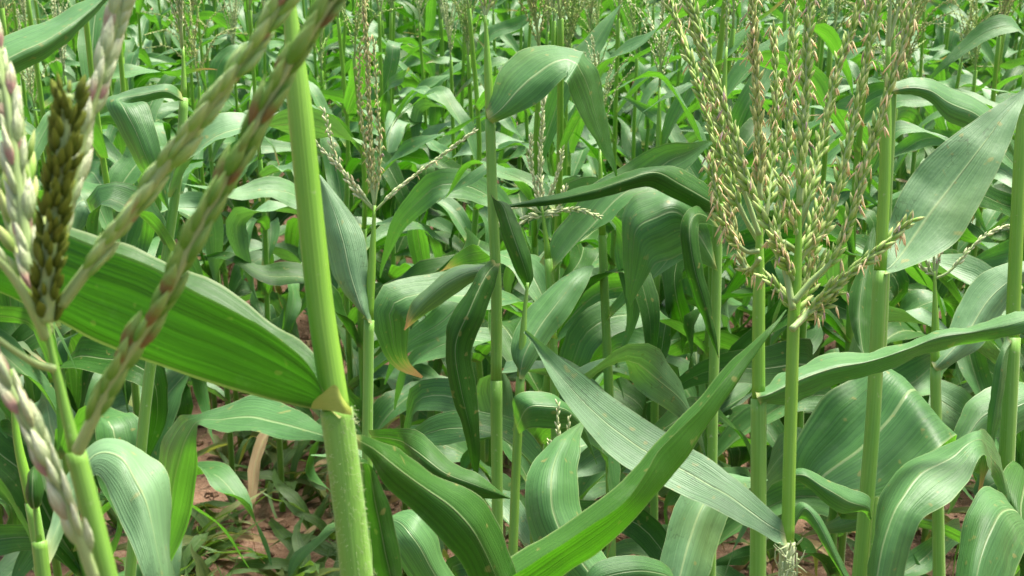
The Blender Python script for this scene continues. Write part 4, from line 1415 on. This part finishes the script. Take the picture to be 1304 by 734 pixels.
rows_y = [2.50 + 0.48 * i for i in range(13)]
for yi, y0 in enumerate(rows_y):
    hw = 0.385 * y0 + 0.40
    x = -hw + fr.uniform(0, .25)
    while x < hw:
        spots.append((x + fr.uniform(-.06, .06), y0 + fr.uniform(-.13, .13), yi))
        x += fr.uniform(.20, .33) * (1.15 if y0 < 3.0 else 1.0)
count = 0
ORD = ('first', 'second', 'third', 'fourth', 'fifth')
TONE = ('green', 'pale', 'brownish')
for (x, y, yi) in spots:
    px_, py_, dd = pix(Vector((x, y, ground_z(x, y) + 0.8)))
    if (dd < 4.4 and 225 < px_ < 425) or (dd < 3.4 and 190 < px_ < 500) or (dd < 3.5 and 1135 < px_ < 1245):
        continue
    h = fr.uniform(1.42, 1.80)
    tone = fr.randrange(3)
    where = ORD[yi] + ' field row behind the front plants' if yi < 5 else 'dense rows deep in the field'
    field_plant(x, y, h, fr, 'maize plant with %s tassel in the %s' % (TONE[tone], where), 'maize plants in the field rows', tone)
    count += 1
print('field plants', count)

# weeds and fallen blades on the soil
wr = random.Random(8)
WEED_ME = [generic_leaf(wr, wr.uniform(.14, .36), wr.uniform(.014, .042), R(wr.uniform(45, 85)), R(wr.uniform(-60, 40)), None, wr.uniform(-.8, .8), wr.uniform(-.6, .6), .5, nl=9, na=2).mesh('weed_leaf', [M['weed'] if k % 4 else M['leaf_old']]) for k in range(10)]
k = 0
while k < 130:
    y = wr.uniform(2.8, 6.0)
    x = wr.uniform(-.38 * y - .2, .38 * y + .2)
    if wr.random() < .2:
        x, y = (P(wr.uniform(200, 440), 640, 4.4).x, wr.uniform(3.3, 5.0))
    z = ground_z(x, y)
    w = thing('weed', (x, y, z), 'small grassy weed sprouting from the soil between the maize stalks', 'weed', 'weeds between the maize')
    for i in range(wr.randint(4, 8)):
        link('leaf', wr.choice(WEED_ME), w, (0, 0, -.005), (wr.uniform(-.3, .3), wr.uniform(-.3, .3), wr.uniform(0, 6.28)), wr.uniform(.7, 1.4))
    k += 1
for k in range(130):
    y = wr.uniform(2.8, 6.5)
    x = wr.uniform(-.38 * y - .2, .38 * y + .2)
    f = link('fallen_leaf', wr.choice(FALLEN_ME), None, (x, y, ground_z(x, y) + .022), (wr.uniform(-.15, .15), wr.uniform(-.15, .15), wr.uniform(0, 6.28)), wr.uniform(.7, 1.2))
    f['label'] = 'dry tan maize leaf lying fallen on the reddish soil'
    f['category'] = 'dry leaf'
    f['group'] = 'fallen leaves on the soil'

# rows further on, too many and too far to pick apart
m = MB()
stuff_slots = [M['leaf'], M['stalk_bright'], M['spike']]
for yi in range(12):
    y0 = 2.50 + 0.48 * (13 + yi)
    hw = 0.385 * y0 + 0.6
    x = -hw
    while x < hw:
        x += fr.uniform(.26, .38)
        y = y0 + fr.uniform(-.15, .15)
        z = ground_z(x, y)
        h = fr.uniform(1.42, 1.82)
        m.tube([Vector((x, y, z - .03)), Vector((x + .01, y, z + h * .5)), Vector((x + .02, y, z + h))], [.011, .009, .006], 5, 1)
        for i in range(9):
            b = fr.choice(LEAF)
            mt = Matrix.Translation((x, y, z + h * (.15 + .08 * i))) @ Matrix.Rotation(math.pi * (i % 2) + fr.uniform(-.6, .6), 4, 'Z')
            o = len(m.v)
            m.v.extend([mt @ p for p in b.v])
            m.f.extend([tuple(k + o for k in f) for f in b.f])
            m.uv.extend(b.uv)
            m.mi.extend([0] * len(b.f))
        for k in range(5):
            a = Vector((x + .02, y, z + h))
            q = [a, a + Vector((fr.uniform(-.05, .05), fr.uniform(-.05, .05), .12)), a + Vector((fr.uniform(-.12, .12), fr.uniform(-.12, .12), .26))]
            m.tube(q, [.004, .006, .002], 4, 2)
o = link('far_maize_rows', m.mesh('far_maize_rows', stuff_slots))
o['kind'] = 'stuff'
o['label'] = 'far rows of maize merging into one green mass'
o['category'] = 'maize'
